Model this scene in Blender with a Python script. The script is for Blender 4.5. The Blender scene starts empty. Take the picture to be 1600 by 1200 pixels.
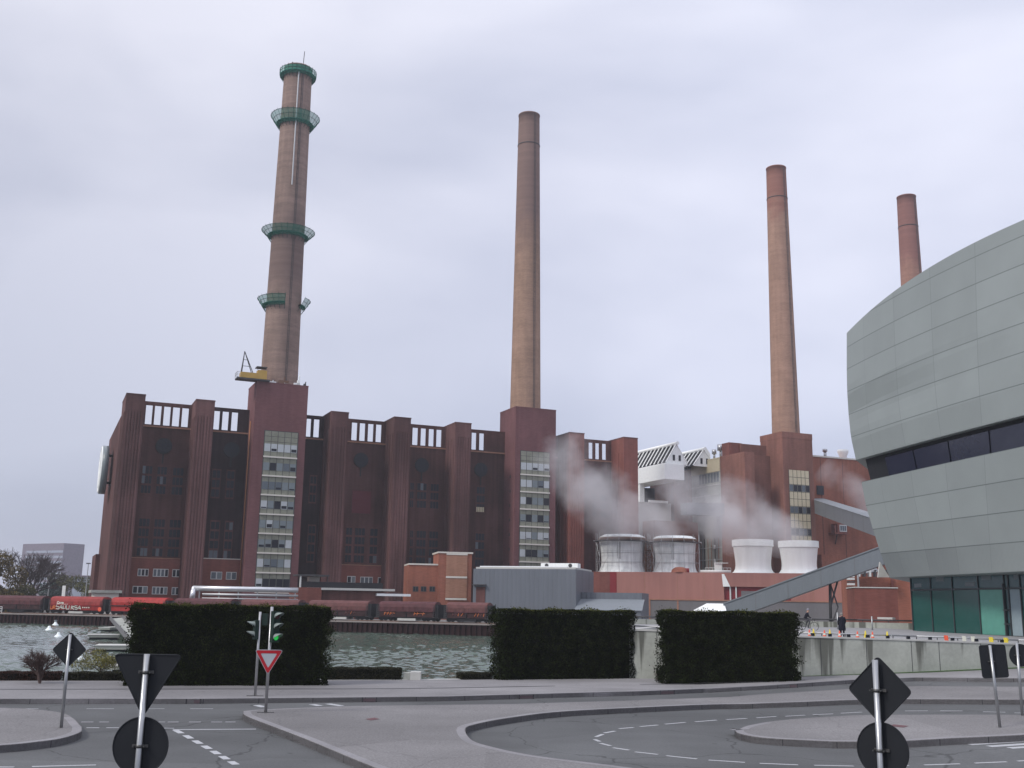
import bpy, bmesh, math, random
import numpy as np
from mathutils import Vector, Matrix
random.seed(7); rng = np.random.default_rng(7)
SC = bpy.context.scene; COL = SC.collection
rad = math.radians

# ---------------------------------------------------------------- camera
FPX = 1655.0; PITCH = rad(11.8); ROLL = rad(0.917); CZ = 4.1
cF = np.array([0, math.cos(PITCH), math.sin(PITCH)]); cU0 = np.array([0, -math.sin(PITCH), math.cos(PITCH)]); cR0 = np.array([1., 0, 0])
cR = math.cos(ROLL) * cR0 + math.sin(ROLL) * cU0; cU = -math.sin(ROLL) * cR0 + math.cos(ROLL) * cU0
C0 = np.array([0, 0, CZ])
cam = bpy.data.cameras.new('camera'); camo = bpy.data.objects.new('camera', cam); COL.objects.link(camo)
cam.sensor_width = 36; cam.lens = 36 * FPX / 1600; cam.clip_end = 12000; cam.clip_start = 0.1
camo.matrix_world = Matrix(((cR[0], cU[0], -cF[0], 0), (cR[1], cU[1], -cF[1], 0), (cR[2], cU[2], -cF[2], CZ), (0, 0, 0, 1)))
SC.camera = camo

# ---------------------------------------------------------------- world, sun, exposure
SUN_EL = rad(42); SUN_AZ = rad(236)      # clockwise from +y (view direction)
w = bpy.data.worlds.new("World"); SC.world = w; w.use_nodes = True
nt = w.node_tree; nt.nodes.clear()
def N(t, kind, **kw):
    n = t.nodes.new(kind)
    for k, v in kw.items():
        if k == 'inp':
            for a, b in v.items(): n.inputs[a].default_value = b
        else: setattr(n, k, v)
    return n
out = N(nt, 'ShaderNodeOutputWorld'); bg = N(nt, 'ShaderNodeBackground', inp={'Strength': 1.0})
sky = N(nt, 'ShaderNodeTexSky', sky_type='NISHITA', sun_disc=False, sun_elevation=SUN_EL, sun_rotation=SUN_AZ)
skm = N(nt, 'ShaderNodeMixRGB', blend_type='MULTIPLY', inp={'Fac': 1.0, 'Color2': (.10, .10, .10, 1)})
nt.links.new(sky.outputs[0], skm.inputs['Color1'])
tc = N(nt, 'ShaderNodeTexCoord'); mp = N(nt, 'ShaderNodeMapping', inp={'Scale': (1.0, 1.0, 2.6), 'Location': (3.1, .7, .2), 'Rotation': (0, rad(-14), 0)})
nt.links.new(tc.outputs['Generated'], mp.inputs[0])
n1 = N(nt, 'ShaderNodeTexNoise', inp={'Scale': 1.5, 'Detail': 5.0, 'Roughness': .45, 'Distortion': .2}); nt.links.new(mp.outputs[0], n1.inputs[0])
cr = N(nt, 'ShaderNodeValToRGB'); nt.links.new(n1.outputs[0], cr.inputs[0])
e = cr.color_ramp.elements; e[0].position = .38; e[0].color = (.50, .525, .64, 1); e[1].position = .60; e[1].color = (.74, .75, .85, 1)
sx = N(nt, 'ShaderNodeSeparateXYZ'); nt.links.new(tc.outputs['Generated'], sx.inputs[0])
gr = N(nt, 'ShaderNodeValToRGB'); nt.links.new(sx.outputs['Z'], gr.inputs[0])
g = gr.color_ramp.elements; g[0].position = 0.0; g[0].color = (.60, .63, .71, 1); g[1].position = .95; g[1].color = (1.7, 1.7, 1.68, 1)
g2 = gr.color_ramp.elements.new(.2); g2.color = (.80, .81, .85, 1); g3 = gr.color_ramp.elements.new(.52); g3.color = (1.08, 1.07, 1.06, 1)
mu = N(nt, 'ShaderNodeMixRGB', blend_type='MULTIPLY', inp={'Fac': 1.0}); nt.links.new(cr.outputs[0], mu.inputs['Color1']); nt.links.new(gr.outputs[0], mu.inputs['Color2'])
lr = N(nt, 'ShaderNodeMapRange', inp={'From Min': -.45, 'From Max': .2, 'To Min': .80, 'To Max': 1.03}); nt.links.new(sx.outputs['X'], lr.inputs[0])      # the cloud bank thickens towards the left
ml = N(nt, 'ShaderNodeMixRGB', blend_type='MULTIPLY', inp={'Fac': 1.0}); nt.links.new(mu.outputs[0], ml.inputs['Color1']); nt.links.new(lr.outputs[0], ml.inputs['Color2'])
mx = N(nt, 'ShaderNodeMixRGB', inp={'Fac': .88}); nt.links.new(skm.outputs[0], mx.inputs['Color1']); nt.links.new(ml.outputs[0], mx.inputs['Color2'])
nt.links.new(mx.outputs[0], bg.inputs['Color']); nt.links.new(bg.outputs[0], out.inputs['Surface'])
sl = bpy.data.lights.new('sun', 'SUN'); sl.energy = 1.7; sl.angle = rad(12); sl.color = (1, .95, .88)
so = bpy.data.objects.new('sun', sl); COL.objects.link(so)
sd = Vector((math.sin(SUN_AZ) * math.cos(SUN_EL), math.cos(SUN_AZ) * math.cos(SUN_EL), math.sin(SUN_EL)))
so.rotation_euler = sd.to_track_quat('Z', 'Y').to_euler(); so.location = (0, -20, 60)
SC.view_settings.view_transform = 'Standard'; SC.view_settings.look = 'None'; SC.view_settings.exposure = 0.42; SC.view_settings.gamma = 1
SC.cycles.max_bounces = 6; SC.cycles.volume_bounces = 1; SC.cycles.transparent_max_bounces = 16
SC.cycles.volume_step_rate = 2.0; SC.cycles.volume_max_steps = 96

# ---------------------------------------------------------------- measuring helpers (photo pixel -> point on a known plane)
TH = rad(23.7); O = np.array([0, 247., 0]); UU = np.array([math.cos(TH), math.sin(TH), 0]); VV = np.array([math.sin(TH), -math.cos(TH), 0])
def ray(x, y):
    d = cF * FPX + cR * (x - 800) + cU * (600 - y); return d / np.linalg.norm(d)
def G(x, y, z=0.0):
    d = ray(x, y); return C0 + d * ((z - CZ) / d[2])
def YP(x, y, Y):
    d = ray(x, y); return C0 + d * Y / d[1]
class Frame:      # a vertical plane: s along, n towards the viewer, z up
    def __init__(self, P, e, n=None):
        self.P = np.array([P[0], P[1], 0.]); e = np.array([e[0], e[1], 0.]); self.e = e / np.linalg.norm(e)
        self.n = np.array([self.e[1], -self.e[0], 0.])
    def at(self, x, y, n=0.0):
        d = ray(x, y); t = ((self.P - C0) @ self.n + n) / (d @ self.n); Q = C0 + d * t
        return float((Q - self.P) @ self.e), float(Q[2])
    def s(self, x, y, n=0.0): return self.at(x, y, n)[0]
    def z(self, x, y, n=0.0): return self.at(x, y, n)[1]
    def W(self, s, n, z): return self.P + self.e * s + self.n * n + np.array([0, 0, z])
FAC = Frame(O, UU)
WORLD = Frame((0, 0), (1, 0)); 
def two(P, Q): return Frame(P, np.array(Q) - np.array(P))

# ---------------------------------------------------------------- materials
MATS = {}
def mat(name, col, rough=.8, metal=0., var=.12, scale=.6, stretch=(1, 1, 1), fine=0., bump=0., bscale=20., alpha=None, spec=.3, col2=None, emit=None, trans=0., isl=0.):
    m = bpy.data.materials.new(name); m.use_nodes = True; t = m.node_tree; b = t.nodes['Principled BSDF']
    b.inputs['Roughness'].default_value = rough; b.inputs['Metallic'].default_value = metal; b.inputs['Specular IOR Level'].default_value = spec
    tc = N(t, 'ShaderNodeTexCoord'); geo = N(t, 'ShaderNodeNewGeometry')
    mpn = N(t, 'ShaderNodeMapping', inp={'Scale': stretch}); t.links.new(geo.outputs['Position'], mpn.inputs[0])
    ns = N(t, 'ShaderNodeTexNoise', inp={'Scale': scale, 'Detail': 6.0, 'Roughness': .6}); t.links.new(mpn.outputs[0], ns.inputs[0])
    rp = N(t, 'ShaderNodeValToRGB'); t.links.new(ns.outputs[0], rp.inputs[0])
    c1 = tuple(c * (1 - var) for c in col); c2 = col2 if col2 else tuple(min(1, c * (1 + var)) for c in col)
    rp.color_ramp.elements[0].position = .34; rp.color_ramp.elements[1].position = .66
    rp.color_ramp.elements[0].color = (*c1, 1); rp.color_ramp.elements[1].color = (*c2, 1)
    last = rp.outputs[0]
    if fine > 0:
        n2 = N(t, 'ShaderNodeTexNoise', inp={'Scale': bscale, 'Detail': 3.0, 'Roughness': .7}); t.links.new(geo.outputs['Position'], n2.inputs[0])
        r2 = N(t, 'ShaderNodeMapRange', inp={'From Min': .3, 'From Max': .7, 'To Min': 1 - fine, 'To Max': 1 + fine}); t.links.new(n2.outputs[0], r2.inputs[0])
        m2 = N(t, 'ShaderNodeMixRGB', blend_type='MULTIPLY', inp={'Fac': 1.0}); t.links.new(last, m2.inputs['Color1']); t.links.new(r2.outputs[0], m2.inputs['Color2']); last = m2.outputs[0]
    if isl > 0:
        r3 = N(t, 'ShaderNodeMapRange', inp={'To Min': 1 - isl, 'To Max': 1 + isl}); t.links.new(geo.outputs['Random Per Island'], r3.inputs[0])
        m3 = N(t, 'ShaderNodeMixRGB', blend_type='MULTIPLY', inp={'Fac': 1.0}); t.links.new(last, m3.inputs['Color1']); t.links.new(r3.outputs[0], m3.inputs['Color2']); last = m3.outputs[0]
    t.links.new(last, b.inputs['Base Color'])
    if bump > 0:
        n3 = N(t, 'ShaderNodeTexNoise', inp={'Scale': bscale, 'Detail': 4.0}); t.links.new(geo.outputs['Position'], n3.inputs[0])
        bp = N(t, 'ShaderNodeBump', inp={'Strength': bump, 'Distance': .02}); t.links.new(n3.outputs[0], bp.inputs['Height']); t.links.new(bp.outputs[0], b.inputs['Normal'])
    if alpha is not None: b.inputs['Alpha'].default_value = alpha
    if trans: b.inputs['Transmission Weight'].default_value = trans
    if emit: b.inputs['Emission Color'].default_value = (*emit[0], 1); b.inputs['Emission Strength'].default_value = emit[1]
    MATS[name] = m; return m
def brick(name, col, col2=None, soot=.45, var=.1):
    """red brickwork: fine courses, vertical rain streaks, broad sooty patches"""
    m = mat(name, col, .9, var=var, scale=.35, stretch=(1, 1, .6), col2=col2, spec=.15); t = m.node_tree; b = t.nodes['Principled BSDF']
    last = b.inputs['Base Color'].links[0].from_socket
    geo = N(t, 'ShaderNodeNewGeometry')
    for sc, st, lo, a0, a1 in ((1.2, (1, 1, .05), 1 - soot * .6, .4, .62), (.06, (1, 1, .8), 1 - soot, .38, .56), (3.2, (.35, .35, 2.4), .86, .4, .6)):
        mpn = N(t, 'ShaderNodeMapping', inp={'Scale': st}); t.links.new(geo.outputs['Position'], mpn.inputs[0])
        ns = N(t, 'ShaderNodeTexNoise', inp={'Scale': sc, 'Detail': 5.0}); t.links.new(mpn.outputs[0], ns.inputs[0])
        mr = N(t, 'ShaderNodeMapRange', inp={'From Min': a0, 'From Max': a1, 'To Min': lo, 'To Max': 1.0}); t.links.new(ns.outputs[0], mr.inputs[0])
        mm = N(t, 'ShaderNodeMixRGB', blend_type='MULTIPLY', inp={'Fac': 1.0}); t.links.new(last, mm.inputs['Color1']); t.links.new(mr.outputs[0], mm.inputs['Color2']); last = mm.outputs[0]
    t.links.new(last, b.inputs['Base Color']); return m
def stack_mat(name, base, dark, zdark, zfade, band=.05):
    """chimney brick: sooty head and foot, courses, joints"""
    m = brick(name, base, soot=.16); t = m.node_tree; b = t.nodes['Principled BSDF']; last = b.inputs['Base Color'].links[0].from_socket
    geo = N(t, 'ShaderNodeNewGeometry'); s = N(t, 'ShaderNodeSeparateXYZ'); t.links.new(geo.outputs['Position'], s.inputs[0])
    ns = N(t, 'ShaderNodeTexNoise', inp={'Scale': .25, 'Detail': 4.0}); t.links.new(geo.outputs['Position'], ns.inputs[0])
    ad = N(t, 'ShaderNodeMath', operation='MULTIPLY_ADD', inp={1: 16.0}); t.links.new(ns.outputs[0], ad.inputs[0]); t.links.new(s.outputs['Z'], ad.inputs[2])
    mr = N(t, 'ShaderNodeMapRange', inp={'From Min': zdark[0] + 8, 'From Max': zdark[0] + zfade + 8, 'To Min': 0.0, 'To Max': 1.0}); t.links.new(ad.outputs[0], mr.inputs[0])
    mr2 = N(t, 'ShaderNodeMapRange', inp={'From Min': zdark[1] + 8, 'From Max': zdark[1] + zfade + 8, 'To Min': 1.0, 'To Max': 0.0}); t.links.new(ad.outputs[0], mr2.inputs[0])
    fm = N(t, 'ShaderNodeMath', operation='MULTIPLY'); t.links.new(mr.outputs[0], fm.inputs[0]); t.links.new(mr2.outputs[0], fm.inputs[1])
    f2 = N(t, 'ShaderNodeMath', operation='MULTIPLY', inp={1: .8}); t.links.new(fm.outputs[0], f2.inputs[0])
    mm = N(t, 'ShaderNodeMixRGB', inp={'Color2': (*dark, 1)}); t.links.new(f2.outputs[0], mm.inputs['Fac']); t.links.new(last, mm.inputs['Color1'])
    # course bands
    wv = N(t, 'ShaderNodeTexNoise', noise_dimensions='1D', inp={'Scale': .8, 'Detail': 4.0}); t.links.new(s.outputs['Z'], wv.inputs['W'])
    wr = N(t, 'ShaderNodeMapRange', inp={'From Min': .35, 'From Max': .65, 'To Min': 1 - band, 'To Max': 1 + band}); t.links.new(wv.outputs[0], wr.inputs[0])
    m4 = N(t, 'ShaderNodeMixRGB', blend_type='MULTIPLY', inp={'Fac': 1.0}); t.links.new(mm.outputs[0], m4.inputs['Color1']); t.links.new(wr.outputs[0], m4.inputs['Color2'])
    t.links.new(m4.outputs[0], b.inputs['Base Color']); return m
def ribbed(name, col, pitch, ang, rough=.5, metal=.2, depth=.3, var=.06):
    """trapezoid sheet metal: vertical ribs along direction ang"""
    m = mat(name, col, rough, metal, var=var, scale=.5, stretch=(1, 1, .15)); t = m.node_tree; b = t.nodes['Principled BSDF']
    geo = N(t, 'ShaderNodeNewGeometry'); dp = N(t, 'ShaderNodeVectorMath', operation='DOT_PRODUCT', inp={1: (math.cos(ang) / pitch, math.sin(ang) / pitch, 0)}); t.links.new(geo.outputs['Position'], dp.inputs[0])
    fr = N(t, 'ShaderNodeMath', operation='FRACT'); t.links.new(dp.outputs['Value'], fr.inputs[0])
    mr = N(t, 'ShaderNodeMapRange', inp={'From Min': .0, 'From Max': .25, 'To Min': .62, 'To Max': 1.0}); t.links.new(fr.outputs[0], mr.inputs[0])
    bp = N(t, 'ShaderNodeBump', inp={'Strength': .8, 'Distance': depth}); t.links.new(mr.outputs[0], bp.inputs['Height']); t.links.new(bp.outputs[0], b.inputs['Normal'])
    return m
def plain(name, col, rough=.6, metal=0., **k): return mat(name, col, rough, metal, var=.05, scale=2., **k)

brick('brick_dark', (.15, .066, .060), soot=.4)
brick('brick_pilaster', (.165, .083, .080), soot=.38)
brick('brick_tower', (.175, .080, .084), soot=.15)
brick('brick_red', (.235, .088, .072), soot=.2)
brick('brick_orange', (.30, .115, .078), soot=.22)
brick('brick_tan', (.36, .19, .13), soot=.15)
brick('brick_far', (.27, .125, .098), soot=.25)
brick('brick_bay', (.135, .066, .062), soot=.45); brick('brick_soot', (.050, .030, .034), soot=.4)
stack_mat('stack_a', (.275, .195, .165), (.15, .105, .095), (66, 84), 8, .08)
stack_mat('stack_b', (.345, .225, .165), (.175, .12, .112), (86, 150), 14)
stack_mat('stack_c', (.345, .215, .16), (.24, .105, .085), (108, 150), 7)
stack_mat('stack_d', (.33, .185, .145), (.21, .10, .09), (101, 150), 6)
mat('pink_sheet', (.33, .155, .13), .8, var=.1, scale=.5, stretch=(1, 1, .08), spec=.2)
ribbed('grey_sheet', (.13, .145, .17), .9, rad(-8)); ribbed('grey_base', (.16, .155, .16), .6, rad(-8), depth=.1)
ribbed('conveyor_sheet', (.17, .19, .21), .8, 0, depth=.06)
plain('lean_roof', (.17, .19, .21), .5); plain('white_roof', (.7, .72, .74)); plain('dark_red', (.20, .016, .022)); plain('red_panel', (.095, .014, .022))
plain('black', (.012, .013, .016)); plain('soot_black', (.02, .02, .024), .9)
plain('dark_glass', (.008, .011, .020), .4, spec=.25); plain('dim_glass', (.012, .014, .022), .45, spec=.25); plain('blind', (.42, .45, .47)); plain('grey_glass', (.10, .12, .14), .3); plain('half_glass', (.17, .20, .215), .3)
plain('white_frame', (.55, .56, .55)); plain('sill_white', (.58, .55, .50)); mat('panel_yellow', (.21, .215, .17), .6, var=.16, scale=.8); plain('panel_cream', (.52, .46, .32)); plain('panel_seam', (.06, .06, .055))
plain('white_paint', (.80, .82, .81), .55); mat('tower_white', (.80, .83, .82), .55, var=.06, scale=.7, stretch=(1, 1, .1))
mat('tower_old', (.62, .66, .67), .7, var=.2, scale=.8, stretch=(1, 1, .12), col2=(.78, .82, .82)); plain('rust', (.16, .09, .06), .9)
mat('concrete', (.33, .34, .31), .9, var=.14, scale=.35, fine=.1, bscale=6); plain('concrete_light', (.46, .46, .44), .9)
plain('steel', (.42, .42, .43), .35, .8); plain('galv', (.40, .41, .42), .45, .6); plain('dark_steel', (.06, .06, .065), .6, .3)
plain('silver', (.62, .63, .65), .3, .7); plain('net_green', (.03, .25, .18), .9, alpha=.6); plain('net_dark', (.012, .06, .048), .9); plain('yellow', (.42, .27, .07)); plain('copper', (.34, .15, .07), .5)
plain('sign_back', (.016, .018, .022), .6, spec=.2); plain('sign_red', (.36, .012, .022), .45); plain('sign_white', (.36, .39, .43), .5)
plain('pole', (.36, .37, .38), .35, .75); plain('clamp', (.1, .1, .1), .4, .5)
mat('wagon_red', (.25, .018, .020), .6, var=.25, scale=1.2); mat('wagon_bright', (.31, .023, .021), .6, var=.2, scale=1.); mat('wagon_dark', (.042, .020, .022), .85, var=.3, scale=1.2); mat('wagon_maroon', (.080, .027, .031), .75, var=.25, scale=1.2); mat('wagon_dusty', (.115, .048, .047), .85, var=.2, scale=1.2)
mat('wagon_roof_red', (.25, .038, .036), .8, var=.2, scale=1.); plain('paint_white', (.55, .56, .5)); plain('paint_orange', (.55, .16, .05)); plain('sheet_pile', (.030, .016, .017), 1., spec=.02); mat('quay_cap', (.25, .22, .21), .9)
plain('lamp_green', (.02, .5, .08), .3, emit=((.02, .6, .08), .35)); plain('lens_red', (.05, .006, .01), .25); plain('lens_dark', (.02, .03, .02), .25)
plain('signal_green', (.018, .032, .028), .6, spec=.1); plain('hood_grey', (.20, .235, .225), .5)
plain('cone_orange', (.65, .10, .05)); plain('cone_yellow', (.62, .50, .05)); plain('cloth_black', (.010, .011, .02), .9); plain('skin', (.42, .25, .19)); plain('hair_grey', (.2, .19, .18)); plain('cloth_grey', (.07, .07, .08), .9); plain('cloth_light', (.22, .22, .26), .9); mat('new_growth', (.050, .055, .014), .9, var=.3, scale=2., isl=.5, spec=.05); plain('rubber', (.015, .015, .016))
plain('buoy_white', (.78, .83, .84), .4); plain('sock_teal', (.04, .12, .15), .2)
mat('asphalt', (.090, .093, .096), .9, var=.12, scale=.25, fine=.16, bscale=14, bump=.25)
mat('paving', (.170, .165, .168), .9, var=.08, scale=.3, fine=.30, bscale=16, bump=.3)
mat('paving_far', (.205, .200, .206), .9, var=.08, scale=.3, fine=.12, bscale=12)
mat('kerbstone', (.205, .20, .21), .85, var=.12, scale=.6, fine=.14, bscale=10); plain('joint', (.05, .05, .055)); plain('marking', (.38, .39, .41), .8, fine=.2); plain('manhole', (.11, .045, .05)); plain('drain', (.09, .065, .075))
mat('deck_stone', (.27, .27, .28), .9, var=.08, fine=.08, bscale=3); mat('plant_ground', (.16, .155, .15), .95); mat('verge', (.035, .075, .018), .95, var=.3, scale=3)
mat('far_wall', (.16, .14, .175), .9); mat('far_glass', (.27, .30, .37), .6)
mat('hedge_leaf', (.013, .018, .006), .95, var=.55, scale=2.2, isl=.7, spec=.05); plain('hedge_core', (.004, .006, .003), 1.)
mat('low_leaf', (.022, .022, .009), .8, var=.3, scale=1.5, isl=.6); mat('low_leaf_red', (.040, .017, .012), .8, var=.3, scale=1.5, isl=.6)
mat('shrub_leaf', (.14, .13, .035), .8, var=.3, scale=2, isl=.5); mat('twig', (.075, .050, .045), .9); mat('twig_far', (.07, .055, .06), .9)
mat('willow_leaf', (.10, .075, .028), .9, var=.4, scale=.2, isl=.5); mat('bush_leaf', (.085, .085, .035), .9, var=.4, scale=.2, isl=.5); mat('bush_dark', (.05, .07, .065), .9, var=.3, scale=.2, isl=.4)

def weather_road(m, cracks=1.0):      # repair patches, darker wheel tracks, hairline cracks, oil spots
    t = m.node_tree; b = t.nodes['Principled BSDF']; last = b.inputs['Base Color'].links[0].from_socket; geo = N(t, 'ShaderNodeNewGeometry')
    def mul(sock, a0, a1, lo, hi):
        nonlocal last
        mr = N(t, 'ShaderNodeMapRange', inp={'From Min': a0, 'From Max': a1, 'To Min': lo, 'To Max': hi}); t.links.new(sock, mr.inputs[0]); mm = N(t, 'ShaderNodeMixRGB', blend_type='MULTIPLY', inp={'Fac': 1.0}); t.links.new(last, mm.inputs['Color1']); t.links.new(mr.outputs[0], mm.inputs['Color2']); last = mm.outputs[0]
    wob = N(t, 'ShaderNodeTexNoise', inp={'Scale': .6, 'Detail': 5.0}); t.links.new(geo.outputs['Position'], wob.inputs[0])
    ad = N(t, 'ShaderNodeVectorMath', operation='MULTIPLY_ADD', inp={1: (1.6, 1.6, 0)}); t.links.new(wob.outputs['Color'], ad.inputs[0]); t.links.new(geo.outputs['Position'], ad.inputs[2])
    vo = N(t, 'ShaderNodeTexVoronoi', feature='DISTANCE_TO_EDGE', inp={'Scale': .16}); t.links.new(ad.outputs[0], vo.inputs['Vector']); mul(vo.outputs['Distance'], .002, .006, 1 - .45 * cracks, 1.0)
    v2 = N(t, 'ShaderNodeTexVoronoi', distance='CHEBYCHEV', inp={'Scale': .09}); t.links.new(geo.outputs['Position'], v2.inputs['Vector']); sp = N(t, 'ShaderNodeSeparateXYZ'); t.links.new(v2.outputs['Color'], sp.inputs[0]); mul(sp.outputs['X'], .0, 1.0, .88, 1.1)
    ns = N(t, 'ShaderNodeTexNoise', inp={'Scale': .09, 'Detail': 3.0}); t.links.new(geo.outputs['Position'], ns.inputs[0]); mul(ns.outputs[0], .4, .6, .86, 1.08)
    sp_ = N(t, 'ShaderNodeTexVoronoi', inp={'Scale': 1.1, 'Randomness': 1.0}); t.links.new(ad.outputs[0], sp_.inputs['Vector']); mul(sp_.outputs['Distance'], .03, .09, .62, 1.0)
    t.links.new(last, b.inputs['Base Color'])
weather_road(MATS['asphalt']); weather_road(MATS['paving'], .4); weather_road(MATS['paving_far'], .3)

# ---------------------------------------------------------------- mesh helpers
LOC = {}
class MB:
    def __init__(self): self.v = []; self.f = []; self.m = []; self.smooth = []
    def face(self, pts, m=None, sm=False):
        i = len(self.v); self.v += [tuple(map(float, p)) for p in pts]; self.f.append(tuple(range(i, i + len(pts)))); self.m.append(m); self.smooth.append(sm)
    def hexa(self, P, m=None):      # P: 8 points, bottom 4 then top 4
        i = len(self.v); self.v += [tuple(map(float, p)) for p in P]
        for q in ((3, 2, 1, 0), (4, 5, 6, 7), (0, 1, 5, 4), (1, 2, 6, 5), (2, 3, 7, 6), (3, 0, 4, 7)): self.f.append(tuple(i + k for k in q)); self.m.append(m); self.smooth.append(False)
        return self
    def box(self, F, s0, s1, n0, n1, z0, z1, m=None):
        s0, s1 = min(s0, s1), max(s0, s1); n0, n1 = max(n0, n1), min(n0, n1)
        c = [(s0, n0), (s1, n0), (s1, n1), (s0, n1)]
        self.hexa([F.W(a, b, z0) for a, b in c] + [F.W(a, b, z1) for a, b in c], m); return self
    def bx(self, x0, x1, y0, y1, z0, z1, m=None):
        c = [(x0, y0), (x1, y0), (x1, y1), (x0, y1)]
        self.hexa([(a, b, z0) for a, b in c] + [(a, b, z1) for a, b in c], m); return self
    def prism(self, pts, z0, z1, m=None, side=None, bottom=True):      # pts ccw xy (or xyz with z offset)
        n = len(pts); i = len(self.v); zz = [(p[2] if len(p) > 2 else 0) for p in pts]
        ar = sum(pts[k][0] * pts[(k + 1) % n][1] - pts[(k + 1) % n][0] * pts[k][1] for k in range(n))
        if ar < 0: pts = pts[::-1]; zz = zz[::-1]
        self.v += [(float(p[0]), float(p[1]), z0 + q) for p, q in zip(pts, zz)] + [(float(p[0]), float(p[1]), z1 + q) for p, q in zip(pts, zz)]
        self.f.append(tuple(range(i + n, i + 2 * n))); self.m.append(m); self.smooth.append(False)
        if bottom: self.f.append(tuple(range(i + n - 1, i - 1, -1))); self.m.append(m); self.smooth.append(False)
        for k in range(n):
            a, b = i + k, i + (k + 1) % n; self.f.append((a, b, b + n, a + n)); self.m.append(side or m); self.smooth.append(False)
        return self
    def tube(self, p, q, r, n=8, m=None, r2=None, cap=True):
        p = np.array(p, float); q = np.array(q, float); r2 = r if r2 is None else r2
        d = q - p; L = np.linalg.norm(d)
        if L < 1e-6: return self
        d /= L; a = np.cross(d, (0, 0, 1.) if abs(d[2]) < .9 else (1., 0, 0)); a /= np.linalg.norm(a); b = np.cross(d, a); i = len(self.v)
        for c, rr in ((p, r), (q, r2)):
            for k in range(n):
                t = 2 * math.pi * k / n; self.v.append(tuple(c + rr * (math.cos(t) * a + math.sin(t) * b)))
        for k in range(n):
            k2 = (k + 1) % n; self.f.append((i + k, i + n + k, i + n + k2, i + k2)); self.m.append(m); self.smooth.append(n > 6)
        if cap:
            self.f.append(tuple(i + k for k in range(n))); self.m.append(m); self.smooth.append(False)
            self.f.append(tuple(i + n + k for k in range(n - 1, -1, -1))); self.m.append(m); self.smooth.append(False)
        return self
    def path(self, pts, r, n=8, m=None):
        for a, b in zip(pts[:-1], pts[1:]): self.tube(a, b, r, n, m)
        return self
    def lathe(self, c, prof, n=32, m=None, a0=0., a1=2 * math.pi, ms=None, sm=True):
        full = abs(a1 - a0 - 2 * math.pi) < 1e-6; k = n if full else n + 1; i = len(self.v)
        for r, z in prof:
            for j in range(k):
                t = a0 + (a1 - a0) * j / n; self.v.append((c[0] + r * math.cos(t), c[1] + r * math.sin(t), c[2] + z))
        for a in range(len(prof) - 1):
            for j in range(n):
                j2 = (j + 1) % k if full else j + 1
                self.f.append((i + a * k + j, i + a * k + j2, i + (a + 1) * k + j2, i + (a + 1) * k + j)); self.m.append(ms[a] if ms else m); self.smooth.append(sm)
        return self
    def disc(self, c, nrm, r, th, n=32, m=None):
        nrm = np.array(nrm, float); nrm /= np.linalg.norm(nrm); c = np.array(c, float); self.tube(c - nrm * th / 2, c + nrm * th / 2, r, n, m); return self
    def plate(self, F, s, z, outline, n0, n1, m=None):      # extruded outline [(s,z)] in a frame, ccw seen from the viewer
        k = len(outline); i = len(self.v)
        self.v += [tuple(F.W(s + a, n0, z + b)) for a, b in outline] + [tuple(F.W(s + a, n1, z + b)) for a, b in outline]
        self.f.append(tuple(range(i, i + k))); self.m.append(m); self.smooth.append(False)
        self.f.append(tuple(range(i + 2 * k - 1, i + k - 1, -1))); self.m.append(m); self.smooth.append(False)
        for j in range(k):
            a, b = i + j, i + (j + 1) % k; self.f.append((a, a + k, b + k, b)); self.m.append(m); self.smooth.append(False)
        return self
    def build(self, name, mt=None, parent=None):
        me = bpy.data.meshes.new(name); loc = np.zeros(3); root = parent
        while root is not None:
            if root.name in LOC: loc = np.array(LOC[root.name]); break
            root = root.parent
        vs = [tuple(np.array(p) - loc) for p in self.v] if loc.any() else self.v
        me.from_pydata(vs, [], self.f); names = []
        idx = []
        for x in self.m:
            x = x or mt
            if x not in names: names.append(x)
            idx.append(names.index(x))
        for x in names: me.materials.append(MATS[x])
        me.polygons.foreach_set('material_index', idx); me.polygons.foreach_set('use_smooth', self.smooth); me.update()
        o = bpy.data.objects.new(name, me); COL.objects.link(o)
        if parent is not None: o.parent = parent
        return o
def tag(o, label=None, cat=None, group=None, kind=None):
    if label: o['label'] = label
    if cat: o['category'] = cat
    if group: o['group'] = group
    if kind: o['kind'] = kind
    return o
def thing(name, label, cat, loc=(0, 0, 0), group=None):
    o = bpy.data.objects.new(name, None); COL.objects.link(o); o.location = tuple(map(float, loc)); LOC[o.name] = tuple(map(float, loc)); o.empty_display_size = .3
    return tag(o, label, cat, group)
def copy_tree(root, loc, rotz=None, label=None, scale=None):
    def cp(o, par):
        c = o.copy(); COL.objects.link(c); c.parent = par
        for ch in list(KIDS.get(o.name, [])): cp(ch, c)
        return c
    KIDS = {}
    def walk(o):
        KIDS[o.name] = [x for x in COL.objects if x.parent == o]
        for x in KIDS[o.name]: walk(x)
    walk(root); r = cp(root, None); r.location = tuple(map(float, loc))
    if rotz is not None: r.rotation_euler[2] = rotz
    if scale is not None: r.scale = scale
    if label: r['label'] = label
    return r
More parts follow.
